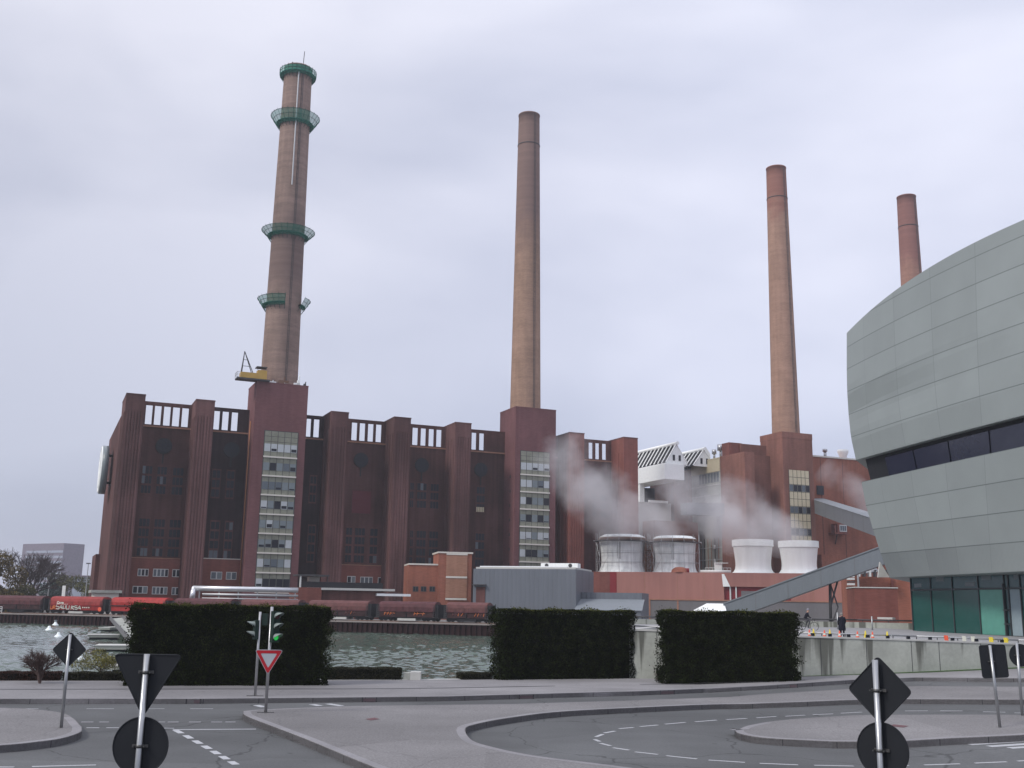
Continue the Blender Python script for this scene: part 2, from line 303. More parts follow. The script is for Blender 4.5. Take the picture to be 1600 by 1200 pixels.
def text_mesh(txt, F, s, n, z, h, m, parent, name='lettering', bold=0.):
    cu = bpy.data.curves.new('lettering', 'FONT'); cu.body = txt; cu.size = h; cu.extrude = .01; cu.offset = bold
    o = bpy.data.objects.new('tmp', cu); COL.objects.link(o); bpy.context.view_layer.update()
    me = bpy.data.meshes.new_from_object(o.evaluated_get(bpy.context.evaluated_depsgraph_get())); bpy.data.objects.remove(o); bpy.data.curves.remove(cu)
    loc = np.zeros(3); root = parent
    while root is not None:
        if root.name in LOC: loc = np.array(LOC[root.name]); break
        root = root.parent
    for v in me.vertices:
        x, y, zz = v.co; v.co = Vector(F.W(s + x, n + zz, z + y) - loc)
    me.materials.clear(); me.materials.append(MATS[m])
    r = bpy.data.objects.new(name, me); COL.objects.link(r); r.parent = parent; return r
def leaves(name, P, size, mt, parent=None, loc=(0, 0, 0), extra=None, nrm=None, elong=1.0):
    """thousands of small leaf faces at points P"""
    P = np.asarray(P, float) - np.array(loc); n = len(P)
    a = rng.normal(size=(n, 3)); a /= np.linalg.norm(a, axis=1)[:, None]
    b = rng.normal(size=(n, 3)); b -= (a * b).sum(1)[:, None] * a; b /= np.linalg.norm(b, axis=1)[:, None]
    s = size * rng.uniform(.6, 1.3, (n, 1)); a = a * s * elong; b = b * s * .6
    V = np.stack([P - a, P + b, P + a, P - b], 1).reshape(-1, 3)
    me = bpy.data.meshes.new(name); me.vertices.add(4 * n); me.vertices.foreach_set('co', V.ravel().astype(np.float32)); me.loops.add(4 * n); me.loops.foreach_set('vertex_index', np.arange(4 * n, dtype=np.int32))
    me.polygons.add(n); me.polygons.foreach_set('loop_start', np.arange(0, 4 * n, 4, dtype=np.int32)); me.materials.append(MATS[mt]); me.update(calc_edges=True)
    o = bpy.data.objects.new(name, me); COL.objects.link(o)
    if parent is not None: o.parent = parent
    return o

# ================================================================ SETTING: ground, roads, water
def hgt(x): return .04 * max(0., x - 10)          # the ground rises gently to the right
def GG(px, py, dz=0.0):
    z = dz
    for _ in range(12): P = G(px, py, z); z = .5 * z + .5 * (hgt(P[0]) + dz)
    return G(px, py, z)
def sheet(name, pts, z0, z1, mt, side=None, parent=None, follow=True):
    mb = MB(); mb.prism([(p[0], p[1]) for p in pts], z0, z1, mt, side); o = mb.build(name, mt, parent)
    if follow:
        bm = bmesh.new(); bm.from_mesh(o.data); bmesh.ops.bisect_plane(bm, geom=bm.verts[:] + bm.edges[:] + bm.faces[:], plane_co=(10, 0, 0), plane_no=(1, 0, 0))
        for v in bm.verts: v.co.z += hgt(v.co.x)
        bmesh.ops.triangulate(bm, faces=[f for f in bm.faces if len(f.verts) > 4]); bm.to_mesh(o.data); bm.free()
    return o
ledge = [GG(x, y, .2) for x, y in ((0, 1063), (300, 1063), (630, 1062.5), (770, 1061), (985, 1059))]
eL = ledge[0] + (ledge[0] - ledge[1]) * 5
# terrace wall line: base and top
tb = [GG(x, y, .2) for x, y in ((993, 1060), (1252, 1057), (1440, 1050), (1600, 1043))]
tt = [YP(x, y, p[1]) for (x, y), p in zip(((993, 985.5), (1252, 996), (1440, 1002), (1600, 1008)), tb)]
tb.append(tb[-1] + (tb[-1] - tb[-2]) * 4); tb[-1][2] = hgt(tb[-1][0]) + .2; tt.append(np.array([tb[-1][0], tb[-1][1], 2.0]))
fk_px = [(0, 1100), (300, 1099.8), (500, 1097.8), (700, 1095.5), (900, 1089.5), (1000, 1086.7), (1100, 1082.5), (1187, 1078), (1337, 1068), (1431, 1064.5), (1600, 1066)]
fk = [GG(x, y) for x, y in fk_px]; fkL = fk[0] + (fk[0] - fk[1]) * 5; fkR = fk[-1] + (fk[-1] - fk[-2]) * 4
road = sheet('road', [(-120, -40), (90, -40), (90, fkR[1] + 3)] + [(p[0], p[1] + 1.5) for p in [fkR] + fk[::-1] + [fkL]] + [(-120, fkL[1] + 1.5)], -.6, 0, 'asphalt'); tag(road, kind='structure')
def densify(P, n=3):
    out = []
    for a, b in zip(P[:-1], P[1:]):
        for k in range(n): out.append(a + (b - a) * k / n)
    return out + [P[-1]]
def catmull(P, n=6):
    P = [np.array(p) for p in P]; Q = [2 * P[0] - P[1]] + P + [2 * P[-1] - P[-2]]; out = []
    for i in range(1, len(Q) - 2):
        for k in range(n):
            t = k / n; a, b, c, d = Q[i - 1:i + 3]; out.append(.5 * ((2 * b) + (c - a) * t + (2 * a - 5 * b + 4 * c - d) * t * t + (3 * b - a - 3 * c + d) * t ** 3))
    return out + [P[-1]]
def kerb(name, P, inside, h=.2, wd=.28, step=1.6, parent=None):
    """kerb stones along P; inside = +1 when the raised side lies left of the direction of travel"""
    mb = MB(); L = 0; P = [np.array([p[0], p[1], 0]) for p in P]; off = []
    for i, p in enumerate(P):
        d = P[min(i + 1, len(P) - 1)] - P[max(i - 1, 0)]; d /= np.linalg.norm(d); off.append(np.array([-d[1], d[0], 0]) * inside)
    for i in range(len(P) - 1):
        a, b = P[i], P[i + 1]; na, nb = off[i], off[i + 1]
        ha, hb = hgt(a[0]), hgt(b[0])
        A0 = a - na * .0; B0 = b - nb * .0; A1 = a + na * wd; B1 = b + nb * wd
        mb.face([A0 + (0, 0, ha - .1), B0 + (0, 0, hb - .1), B0 + (0, 0, hb + h - .02), A0 + (0, 0, ha + h - .02)][::(-1 if inside < 0 else 1)], 'kerbstone')
        mb.face([A0 + (0, 0, ha + h - .02), B0 + (0, 0, hb + h - .02), B0 + nb * .025 + (0, 0, hb + h + .004), A0 + na * .025 + (0, 0, ha + h + .004)][::(-1 if inside < 0 else 1)], 'kerbstone')
        mb.face([A0 + na * .025 + (0, 0, ha + h + .004), B0 + nb * .025 + (0, 0, hb + h + .004), B1 + (0, 0, hb + h + .004), A1 + (0, 0, ha + h + .004)][::(-1 if inside < 0 else 1)], 'kerbstone')
    # joints between stones
    acc = 0
    for i in range(len(P) - 1):
        a, b = P[i], P[i + 1]; d = b - a; l = np.linalg.norm(d); d /= l; n = off[i]
        while acc < l:
            q = a + d * acc + (0, 0, hgt((a + d * acc)[0])); 
            mb.face([q - n * .004 - d * .012 + (0, 0, -.0), q - n * .004 + d * .012, q - n * .004 + d * .012 + (0, 0, h - .01), q - n * .004 - d * .012 + (0, 0, h - .01)], 'joint')
            acc += step
        acc -= l
    return mb.build(name, 'kerbstone', parent)
far_pave = sheet('pavement', [fkL] + fk + [fkR, (fkR[0], tb[-1][1] + 1)] + [(p[0], p[1] + .1) for p in tb[::-1]] + ledge[::-1] + [eL], -.5, .2, 'paving_far'); tag(far_pave, kind='structure')
k0 = kerb('kerb', densify([fkL] + fk + [fkR]), 1, step=2.2); tag(k0, kind='structure')
mb = MB()      # drains let into the far kerb, a joint line along the pavement, pale edge strip at the basin
for px, py in ((302, 1099.7), (577, 1097), (822, 1092.5), (1042, 1085.3), (1235, 1075)):
    a = GG(px - 11, py); b = GG(px + 11, py + (-.4 if px > 700 else 0)); d = (b - a) / np.linalg.norm(b - a); n = np.array([-d[1], d[0], 0])
    mb.face([a - n * .02 + (0, 0, .02), b - n * .02 + (0, 0, .02), b - n * .02 + (0, 0, .15), a - n * .02 + (0, 0, .15)], 'drain')
    for q in (a, b): mb.face([q - n * .03 - d * .03, q - n * .03 + d * .03, q - n * .03 + d * .03 + (0, 0, .19), q - n * .03 - d * .03 + (0, 0, .19)], 'joint')
jw = .16
jl = catmull([GG(x, y, .205) for x, y in ((-60, 1077), (300, 1076.5), (600, 1076), (800, 1073), (1025, 1069), (1250, 1063.5))], 4)
for a, b in zip(jl[:-1], jl[1:]): mb.face([a + (0, -jw, .002), b + (0, -jw, .002), b + (0, jw, .002), a + (0, jw, .002)], 'joint')
tag(mb.build('drain_slots', 'drain'), kind='structure')
mb = MB()
for a, b in zip([eL] + ledge[:-1], ledge): mb.prism([a[:2], b[:2], b[:2] + (0, .4), a[:2] + (0, .4)], -2.2, .215 - .0)
tag(mb.build('basin_edge', 'concrete_light'), kind='structure')

def island(name, near, far, off):      # near: bottom-of-face pixels (kerb seen), far: top-outline pixels
    Pn = catmull([GG(x, y) for x, y in near]); Pf = catmull([GG(x, y, .2) for x, y in far]); ring = Pn + off + Pf
    return ring
A_n = [(127, 1146), (124, 1155), (95, 1165), (55, 1171), (0, 1176.5), (-160, 1186)]
A_f = [(-160, 1104), (0, 1106), (50, 1108), (95, 1113.5), (114, 1122), (125, 1133)]
Pn = catmull([GG(*p) for p in A_n]); Pf = catmull([GG(*p, .2) for p in A_f])
ringA = Pf + Pn
B_left = [(379, 1120), (384, 1128), (430, 1147), (482, 1168), (560, 1202), (700, 1262)]
B_rd = [(1130, 1219), (959, 1196), (835, 1180.5), (769, 1167), (737, 1156)]      # top outline, face hidden
B_rn = [(727, 1149), (744, 1141), (794, 1131), (876, 1120.5), (1000, 1113.5), (1131, 1108), (1262, 1104), (1337, 1101), (1412, 1100), (1600, 1101)]
B_far = [(1600, 1073), (1431, 1072), (1337, 1076), (1187, 1085), (1000, 1094), (800, 1100), (560, 1103), (470, 1106), (400, 1109)]
pl = catmull([GG(*p) for p in B_left]); pr = catmull([GG(*p, .2) for p in B_rd] + [GG(*p) for p in B_rn]); pf = [GG(*p, .2) for p in B_far]
xr = pr[-1] + (pr[-1] - pr[-4]) * 2; xf = pf[0] + np.array([xr[0] - pr[-1][0], 0, 0])
ringB = pl + [G(1130, 1330, 0)] + pr + [xr, xf] + pf
C_n = [(1148, 1148), (1155, 1156), (1199, 1163.6), (1300, 1169), (1397, 1169), (1487, 1164), (1600, 1158.7), (1760, 1148)]
C_f = [(1760, 1121), (1600, 1117), (1375, 1117), (1300, 1119.5), (1225, 1125), (1172, 1133), (1153, 1140)]
cn = catmull([GG(*p) for p in C_n]); cf = catmull([GG(*p, .2) for p in C_f]); ringC = cn + cf
for nm, ring, kp, ins in (('traffic_island', ringA, Pf[-8:] + Pn, -1), ('traffic_island', ringB, None, 1), ('traffic_island', ringC, cf[-10:] + cn, 1)):
    isl = sheet(nm, ring, -.3, .2, 'paving'); tag(isl, kind='structure')
    if kp is not None: kk = kerb('kerb', kp, ins); tag(kk, kind='structure')
for P_, ins in ((pf[-3:] + pl, 1), (pr + [xr], 1)): tag(kerb('kerb', P_, ins, step=2.4), kind='structure')

mk = MB()
def dash(a, b, wd=.12, c=None):
    A = GG(*a, .0); B = GG(*b, .0); d = (B - A) / np.linalg.norm(B - A); n = np.array([-d[1], d[0], 0]) * wd / 2
    pts = [A - n, B - n, B + n, A + n]
    mk.face([np.array([p[0], p[1], hgt(p[0]) + .006]) for p in pts], 'marking')
for x0, x1, y in ((135, 155, 1137.3), (166, 186, 1137.3), (233, 272, 1138.0)): dash((x0, y), (x1, y), .14)
for x0, x1 in ((127, 146), (155, 170), (232, 258), (262, 279), (295, 314), (330, 347), (352, 368)): dash((x0, 1128.3), (x1, 1128.3), .12)
for x0, x1 in ((135, 178), (230, 257), (297, 333), (15, 60)): dash((x0, 1107.6), (x1, 1107.6), .12)
dash((270, 1140.3), (400, 1139.4), .16)
for i in range(7):
    t0 = i / 7; t1 = (i + .62) / 7; f = lambda t: (272 + 100 * t ** .96 + 2, 1141 + 57 * t); dash(f(t0), f(t1), .2)
dash((50, 1198), (150, 1195.5), .14); dash((-60, 1199), (22, 1198.8), .14)
for a, b in (((400, 1102), (413, 1105)), ((487, 1100.7), (500, 1103)), ((512, 1099.8), (534, 1103.2))): dash(a, b, .3)
outer = [((967, 1138.8), (990, 1136.8)), ((944, 1145.5), (961, 1142.5)), ((931, 1151.5), (942, 1147.5)), ((929, 1155.5), (937, 1158.8)), ((938, 1161.5), (954, 1165.5)), ((958, 1168.5), (983, 1172.3)), ((992, 1175), (1028, 1179)), ((1041, 1181), (1089, 1186)), ((1107, 1187.8), (1164, 1191.5)), ((1187, 1193), (1247, 1195.3)), ((1272, 1196), (1334, 1197.2)), ((1395, 1197), (1420, 1196.3)), ((1444, 1195.5), (1500, 1193.7)), ((1523, 1192.6), (1573, 1190.5)), ((1590, 1189.5), (1640, 1186))]
for a, b in outer: dash(a, b, .13)
for a, b in (((1000, 1135.5), (1028, 1133)), ((1039, 1131.7), (1071, 1128.9)), ((1086, 1128), (1120, 1125.3)), ((1135, 1124.6), (1167, 1122.7)), ((1182, 1121.8), (1213, 1119.6)), ((1227, 1119.3), (1258, 1117.6)), ((1270, 1116.8), (1302, 1115.6)), ((1314, 1114.6), (1347, 1112.8)), ((1390, 1111.3), (1398, 1111.1)), ((1414, 1111), (1450, 1110.8)), ((1469, 1110.8), (1504, 1111)), ((1536, 1112.3), (1571, 1113)), ((1585, 1114), (1620, 1115))): dash(a, b, .13)
dash((1206, 1129.3), (1214, 1129.3), .1)
for a, b in (((1514, 1163.5), (1640, 1155.5)), ((1545, 1166.5), (1640, 1160.5)), ((1577, 1169), (1640, 1165.5))): dash(a, b, .32)
tag(mk.build('road_marking', 'marking'), kind='structure')
for (a, b, lab) in (((571, 1123.5), (593, 1123.5), 'reddish manhole plate in the paving right of the give way sign'), ((1388, 1134.3), (1420, 1134.3), 'reddish diamond manhole plate in the rounded island behind the right near sign')):
    mb = MB(); p = GG(*a, .205); q = GG(*b, .205); c = (p + q) / 2; mb.face([p, c + (0, -.45, 0), q, c + (0, .45, 0)], 'manhole')
    mb.v = [(x, y, z + .004) for x, y, z in mb.v]; tag(mb.build('manhole_plate', 'manhole'), lab, 'manhole')


# ---- far quay, plant ground, water
QA = np.array([-94., 201.]); QB = np.array([-4.3, 168.]); QF = two(QA, QB)
WZ = -.6
m = bpy.data.materials.new('water'); m.use_nodes = True; t = m.node_tree; b = t.nodes['Principled BSDF']
b.inputs['Base Color'].default_value = (.07, .10, .08, 1); b.inputs['Roughness'].default_value = .08; b.inputs['IOR'].default_value = 1.33
geo = N(t, 'ShaderNodeNewGeometry'); mpn = N(t, 'ShaderNodeMapping', inp={'Scale': (1, .22, 1), 'Rotation': (0, 0, .05)}); t.links.new(geo.outputs['Position'], mpn.inputs[0])
na = N(t, 'ShaderNodeTexNoise', inp={'Scale': 2.6, 'Detail': 3., 'Roughness': .6}); t.links.new(mpn.outputs[0], na.inputs[0])
nb_ = N(t, 'ShaderNodeTexNoise', inp={'Scale': .05, 'Detail': 2.0}); t.links.new(geo.outputs['Position'], nb_.inputs[0])
mr = N(t, 'ShaderNodeMapRange', inp={'From Min': .4, 'From Max': .62, 'To Min': .35, 'To Max': 1.0}); t.links.new(nb_.outputs[0], mr.inputs[0])
bp = N(t, 'ShaderNodeBump', inp={'Distance': .06}); t.links.new(na.outputs[0], bp.inputs['Height']); t.links.new(mr.outputs[0], bp.inputs['Strength']); t.links.new(bp.outputs[0], b.inputs['Normal'])
MATS['water'] = m
gx = np.arange(-130, 14, .27); gy = np.concatenate([np.arange(58, 110, .22), np.arange(110, 232, .5)]); X_, Y_ = np.meshgrid(gx, gy); Z_ = np.zeros_like(X_)
for k in range(60):      # wind ripples: many short crossing waves
    lam = rng.uniform(.75, 2.1); th_ = rng.normal(1.0, .8); am = .0085 * lam; Z_ += am * np.sin(2 * np.pi / lam * (X_ * math.cos(th_) + Y_ * math.sin(th_)) + rng.uniform(0, 6.28))
Z_ *= .75 + .45 * np.sin(X_ * .05 + 1) * np.sin(Y_ * .07); Z_ += WZ
V_ = np.stack([X_, Y_, Z_], -1).reshape(-1, 3); nx, ny = len(gx), len(gy); I_ = np.arange(nx * ny).reshape(ny, nx); Q_ = np.stack([I_[:-1, :-1], I_[:-1, 1:], I_[1:, 1:], I_[1:, :-1]], -1).reshape(-1, 4)
ex = np.array([(-900, 40, WZ - .3), (60, 40, WZ - .3), (60, 300, WZ - .3), (-900, 700, WZ - .3)]); n0_ = len(V_); V_ = np.concatenate([V_, ex])
me = bpy.data.meshes.new('water'); me.vertices.add(len(V_)); me.vertices.foreach_set('co', V_.ravel().astype(np.float32)); nq = len(Q_) + 1; Q_ = np.concatenate([Q_, [[n0_, n0_ + 1, n0_ + 2, n0_ + 3]]]); me.loops.add(nq * 4); me.loops.foreach_set('vertex_index', Q_.ravel().astype(np.int32)); me.polygons.add(nq); me.polygons.foreach_set('loop_start', np.arange(0, nq * 4, 4, dtype=np.int32)); me.polygons.foreach_set('use_smooth', np.ones(nq, bool)); me.materials.append(MATS['water']); me.update(calc_edges=True)
o = bpy.data.objects.new('water', me); COL.objects.link(o); tag(o, kind='structure')
mb = MB(); q = lambda s, n: QF.W(s, n, 0)
mb.prism([q(-900, -.3), q(170, -.3), (3500, 150), (3500, 4500), (-4500, 4500), (-4500, 900)], -3, 1.1); tag(mb.build('ground', 'plant_ground'), kind='structure')
qw = thing('quay_wall', 'brown sheet pile quay wall with a pale cap across the basin below the train', 'quay wall', QF.W(50, 0, -.6))
mb = MB()
for i in range(-140, 130):
    s = i * .9; mb.box(QF, s, s + .45, .25, -.3, -2, 1.02)
    mb.box(QF, s + .45, s + .9, .0, -.3, -2, 1.02)
mb.build('sheet_piling', 'sheet_pile', qw); mb = MB(); mb.box(QF, -130, 120, .45, -.6, 1.02, 1.24); mb.build('capping_beam', 'quay_cap', qw)
mb = MB()
for k, n0 in enumerate((-1.6, -3.1)): mb.box(QF, -120, 99, n0 + .04, n0 - .04, 1.24, 1.36, 'rust')
mb.box(QF, -120, 99, -1.0, -3.8, 1.1, 1.24, 'plant_ground')
tag(mb.build('railway_track', 'rust'), kind='structure')

# ---- terrace deck and its concrete wall
back = [G(1425, 978.5, 2.45), G(1265, 978, 2.45), G(990, 975, 2.5)]
dk = MB(); top = [tt[0], tt[1], tt[2], tt[3], tt[4], np.array([tt[4][0], 110, 2.3]), back[0] + (0, 12, 0), back[1] + (0, 12, 0), back[2] + (-1, 6, 0)]
i0 = len(dk.v); dk.v = [tuple(p) for p in top]; 
tri = [(0, 1, 8), (1, 7, 8), (1, 2, 7), (2, 6, 7), (2, 3, 6), (3, 4, 5), (3, 5, 6)]
dk.f = tri; dk.m = [None] * len(tri); dk.smooth = [False] * len(tri)
deck = dk.build('terrace', 'deck_stone'); tag(deck, kind='structure')
tw = thing('terrace_wall', 'long streaked concrete retaining wall of the terrace behind the roundabout', 'wall', tb[1])
stain = mat('concrete_streaked', (.37, .385, .345), .9, var=.13, scale=.5, fine=.08, bscale=5); t = stain.node_tree; b = t.nodes['Principled BSDF']; last = b.inputs['Base Color'].links[0].from_socket
geo = N(t, 'ShaderNodeNewGeometry'); mpn = N(t, 'ShaderNodeMapping', inp={'Scale': (1, 1, .03)}); t.links.new(geo.outputs['Position'], mpn.inputs[0])
na = N(t, 'ShaderNodeTexNoise', inp={'Scale': 1.0, 'Detail': 4.0}); t.links.new(mpn.outputs[0], na.inputs[0])
sz = N(t, 'ShaderNodeSeparateXYZ'); t.links.new(geo.outputs['Position'], sz.inputs[0])
hr = N(t, 'ShaderNodeMapRange', inp={'From Min': .3, 'From Max': 2.5, 'To Min': .60, 'To Max': .50}); t.links.new(sz.outputs['Z'], hr.inputs[0])
df = N(t, 'ShaderNodeMath', operation='SUBTRACT'); t.links.new(na.outputs[0], df.inputs[0]); t.links.new(hr.outputs[0], df.inputs[1])
mr = N(t, 'ShaderNodeMapRange', inp={'From Min': .02, 'From Max': .08, 'To Min': 0, 'To Max': .8}); t.links.new(df.outputs[0], mr.inputs[0])
mm = N(t, 'ShaderNodeMixRGB', inp={'Color2': (.07, .072, .06, 1)}); t.links.new(mr.outputs[0], mm.inputs['Fac']); t.links.new(last, mm.inputs['Color1']); t.links.new(mm.outputs[0], b.inputs['Base Color'])
wl, cp, jt = MB(), MB(), MB()
for i in range(4):
    a, b_, c, d = tb[i], tb[i + 1], tt[i + 1], tt[i]
    F = two(a, b_); L = float((b_ - a) @ F.e)
    def q(s, n, top):
        k = s / L; zb = a[2] + (b_[2] - a[2]) * k - .4; zt = d[2] + (c[2] - d[2]) * k; return F.W(s, n, zt if top else zb)
    wl.hexa([q(0, 0, 0), q(L, 0, 0), q(L, -.35, 0), q(0, -.35, 0), q(0, 0, 1), q(L, 0, 1), q(L, -.35, 1), q(0, -.35, 1)])
    up = lambda p, k: p + np.array([0, 0, k])
    cp.hexa([up(q(0, .04, 1), .004), up(q(L, .04, 1), .004), up(q(L, -.5, 1), .004), up(q(0, -.5, 1), .004), up(q(0, .04, 1), .1), up(q(L, .04, 1), .1), up(q(L, -.5, 1), .1), up(q(0, -.5, 1), .1)])
    if i < 4:
        s = 1.2
        while s < L - .1:
            jt.face([q(s, .006, 0), q(s + .035, .006, 0), up(q(s + .035, .006, 1), 0), up(q(s, .006, 1), 0)]); s += 2.75
a = tb[0]; F = two(a, a + np.array([0.3, 1, 0])); 
wl.box(F, 0, 60, 0, -.35, -1.5, float(tt[0][2]) - .02); cp.box(F, 0, 60, .04, -.4, float(tt[0][2]) - .016, float(tt[0][2]) + .09)
wl.build('wall_panels', 'concrete_streaked', tw); cp.build('coping', 'concrete_light', tw); jt.build('panel_joints', 'joint', tw)
mb = MB()      # grass strip at the wall foot
for i in range(1, 4):
    a, b_ = tb[i], tb[i + 1]; w0 = .0 if i == 1 else .55; w1 = .55 if i < 3 else .8
    mb.face([a + (0, -w0 - .05, .012), b_ + (0, -w1, .012), b_ + (0, .02, .03), a + (0, .02, .03)])
tag(mb.build('grass_verge', 'verge'), kind='structure')
# terrace edge rail
er = thing('edge_rail', 'low grey rail along the terrace edge behind the row of cones', 'rail', tt[1])
mb = MB(); R_ = [tt[0] + (0, .55, .0), tt[1] + (0, .75, 0), tt[2] + (0, .75, 0), tt[3] + (0, .7, 0), tt[4] + (0, .7, 0)]
for a, b_ in zip(R_[:-1], R_[1:]): mb.tube(a + (0, 0, .26), b_ + (0, 0, .26), .045, 8)
mb.build('handrail', 'galv', er); 
for k, P_ in enumerate(densify(R_, 5)): MB().tube(P_ + (0, 0, -.1), P_ + (0, 0, .26), .025, 6).build('post', 'dark_steel', er)
# back parapet with rail
bk = [G(x, y, 2.45) for x, y in ((960, 976), (1265, 979.5), (1340, 981), (1432, 983))]
pw = thing('parapet_wall', 'low pale concrete parapet with a steel rail at the back of the terrace', 'wall', bk[1])
mb = MB(); mr_ = MB()
for a, b_ in zip(bk[:-1], bk[1:]):
    F = two(a, b_); L = float((b_ - a) @ F.e); mb.box(F, 0, L, 0, -.3, 2.2, 3.0); mr_.tube(F.W(0, -.15, 3.22), F.W(L, -.15, 3.22), .07, 8)
    s = .5
    while s < L: mr_.tube(F.W(s, -.15, 2.95), F.W(s, -.15, 3.22), .04, 6); s += 2.4
mb.build('concrete_wall', 'concrete_streaked', pw); mr_.build('guard_rail', 'dark_steel', pw)
MB().box(two(G(1370, 972, 3), G(1405, 973, 3)), 0, 2.1, -.1, -.5, 3.3, 3.5).build('stone_slab', 'concrete_light', pw)

# ================================================================ POWER STATION
ZT = 43.9; VR = .7; VF = 6.8
ps = thing('power_station', 'long dark red brick power station with buttresses and openwork parapets behind the goods train', 'power station', FAC.W(-30, 0, 1.1))
SP = 14.06
PIL = [(-86.3, 3.6), (-72.9, 3.7), (-44.96, 3.8), (-30.9, 3.8), (-16.61, 3.8), (11.97, 3.9), (26.5, 3.9)]
mb = MB(); mb.box(FAC, -86.1, 30.2, -.2, -40, 1, 38.2); mb.build('hall', 'brick_dark', ps)
mb = MB(); mb.box(FAC, -86.35, -86.0, -4.4, -42, 1, 41.2); mb.box(FAC, -87.3, -86.3, -34, -50, 1, 14); mb.build('end_wall', 'brick_dark', ps)
def bay(u0, u1, slots, zt=ZT, parent=ps, mt='brick_bay'):      # recessed wall with slotted parapet, slots given as (ua, ub)
    mb = MB(); zs0, zs1 = 39.15, 43.1
    mb.box(FAC, u0, u1, VR, -.2, 1, zs0); mb.box(FAC, u0, u1, VR, .38, zs1, zt - .02)
    c = u0
    for a, b in slots: mb.box(FAC, c, a, VR, .38, zs0, zs1); c = b
    mb.box(FAC, c, u1, VR, .38, zs0, zs1)
    mb.box(FAC, u0 + .02, u1 - .02, VR + .25, VR, zs0 - .55, zs0 - .25, 'brick_tan')
    return mb.build('bay_wall', mt, parent)
U = lambda x, y, v=VR: FAC.at(x, y, v)[0]
def sl(xs, y=655): return [(U(a, y) - .02, U(b, y) + .22) for a, b in xs]
bay(-82.7, -72.9, sl([(227.5, 236), (241.5, 250), (256, 264.5), (270, 279), (284.5, 293)], 648))
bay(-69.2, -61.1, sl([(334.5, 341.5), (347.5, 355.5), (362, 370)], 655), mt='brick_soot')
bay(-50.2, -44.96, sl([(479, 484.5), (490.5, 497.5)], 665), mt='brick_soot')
bay(-41.16, -30.9, sl([(549.5, 556.5), (562, 569), (575, 582), (587.5, 594.5)], 676))
bay(-27.1, -16.61, sl([(644.5, 651.5), (657.5, 664), (670, 676.5), (682, 688.5)], 684))
bay(-12.8, -1.9, sl([(737, 743), (749, 755)], 690))
bay(8.4, 11.97, []); bay(15.87, 26.5, sl([(920, 925), (930.5, 935.2), (941, 946)], 704))
for u, wd in PIL:
    mb = MB(); mb.box(FAC, u, u + wd, VF, VR - 1.5 if u > -86 else -4.5, 1, ZT)
    if u < 20:
        for k in range(6):
            a = u + .16 + k * (wd - .2) / 6; mb.box(FAC, a, a + .34, VF + .17, VF + .004, 1, ZT - 3.0)
    for k in range(3 if u > -86 else 6): b_ = VF - .7 - k * 1.75; mb.box(FAC, u - .12, u - .004, b_, b_ - .8, 1, ZT - 3.4)
    mb.box(FAC, u - .06, u + wd + .06, VF + .06, VR - 1.5 if u > -86 else -4.5, ZT + .004, ZT + .25, 'brick_pilaster')
    mb.build('pilaster', 'brick_pilaster' if u < 9 else 'brick_red', ps)
# windows of the bays
def glaze(cols, z0, z1, rows, mk=('dark_glass', 'dim_glass'), frame='brick_dark', name='window', v=VR, y=None, gap=.42):
    for (xa, xb), yy in cols:
        a, b = U(xa, yy, v), U(xb, yy, v); p = MB(); h = (z1 - z0) / rows; n = max(2, int(round((b - a) / .75)))
        p.box(FAC, a - .1, b + .1, v + .05, v + .003, z0 - .1, z1 + .1, frame)
        for r in range(rows):
            for c in range(n):
                ca = a + (b - a) * c / n; cb = a + (b - a) * (c + 1) / n
                mkk = 'grey_glass' if rng.random() < (.25 if (r == 0 and rows == 4) else .04) else mk[int(rng.random() < .4)]
                p.box(FAC, ca + .05, cb - .05, v + .09, v + .051, z0 + r * h + gap / 2, z0 + (r + 1) * h - gap / 2, mkk)
        p.build(name, 'dark_glass', ps)
UP = (24.9, 30.8, 3); LO = (12.4, 20.2, 4)
glaze([((221, 237), 750), ((244.5, 260), 750), ((269, 286), 750)], *UP); glaze([((215, 232), 840), ((239, 256), 840), ((263, 281), 840)], *LO)
glaze([((331, 344), 750), ((354, 366), 750)], *UP); glaze([((327, 341), 850), ((350, 362), 850)], *LO)
glaze([((484, 494), 760)], *UP); glaze([((480, 491), 860)], *LO)
glaze([((601, 609), 785)], 25.2, 29.1, 2); glaze([((539, 549), 860), ((553, 569), 860), ((577, 589), 860)], *LO)
glaze([((640, 646), 780), ((651, 666), 780), ((672, 685), 780)], *UP); glaze([((640, 645), 850), ((650, 665), 850), ((670, 684), 850)], *LO)
glaze([((744, 757), 790)], *UP); glaze([((742, 756), 870)], *LO); glaze([((925, 931), 790), ((937, 947), 790)], *UP)
mb = MB(); a, b = U(549.5, 790), U(579, 790); mb.box(FAC, a, b, VR + .12, VR + .003, FAC.z(560, 802, VR), FAC.z(560, 767, VR)); mb.build('closed_panel', 'red_panel', ps)
mb = MB(); a, b = U(743.5, 797), U(756, 797); 
for k in range(5): c = a + (b - a) * k / 5; mb.box(FAC, c + .06, c + (b - a) / 5 - .06, VR + .2, VR + .1, FAC.z(750, 800, VR), FAC.z(750, 792.5, VR), 'panel_cream')
mb.build('blinds', 'panel_cream', ps)
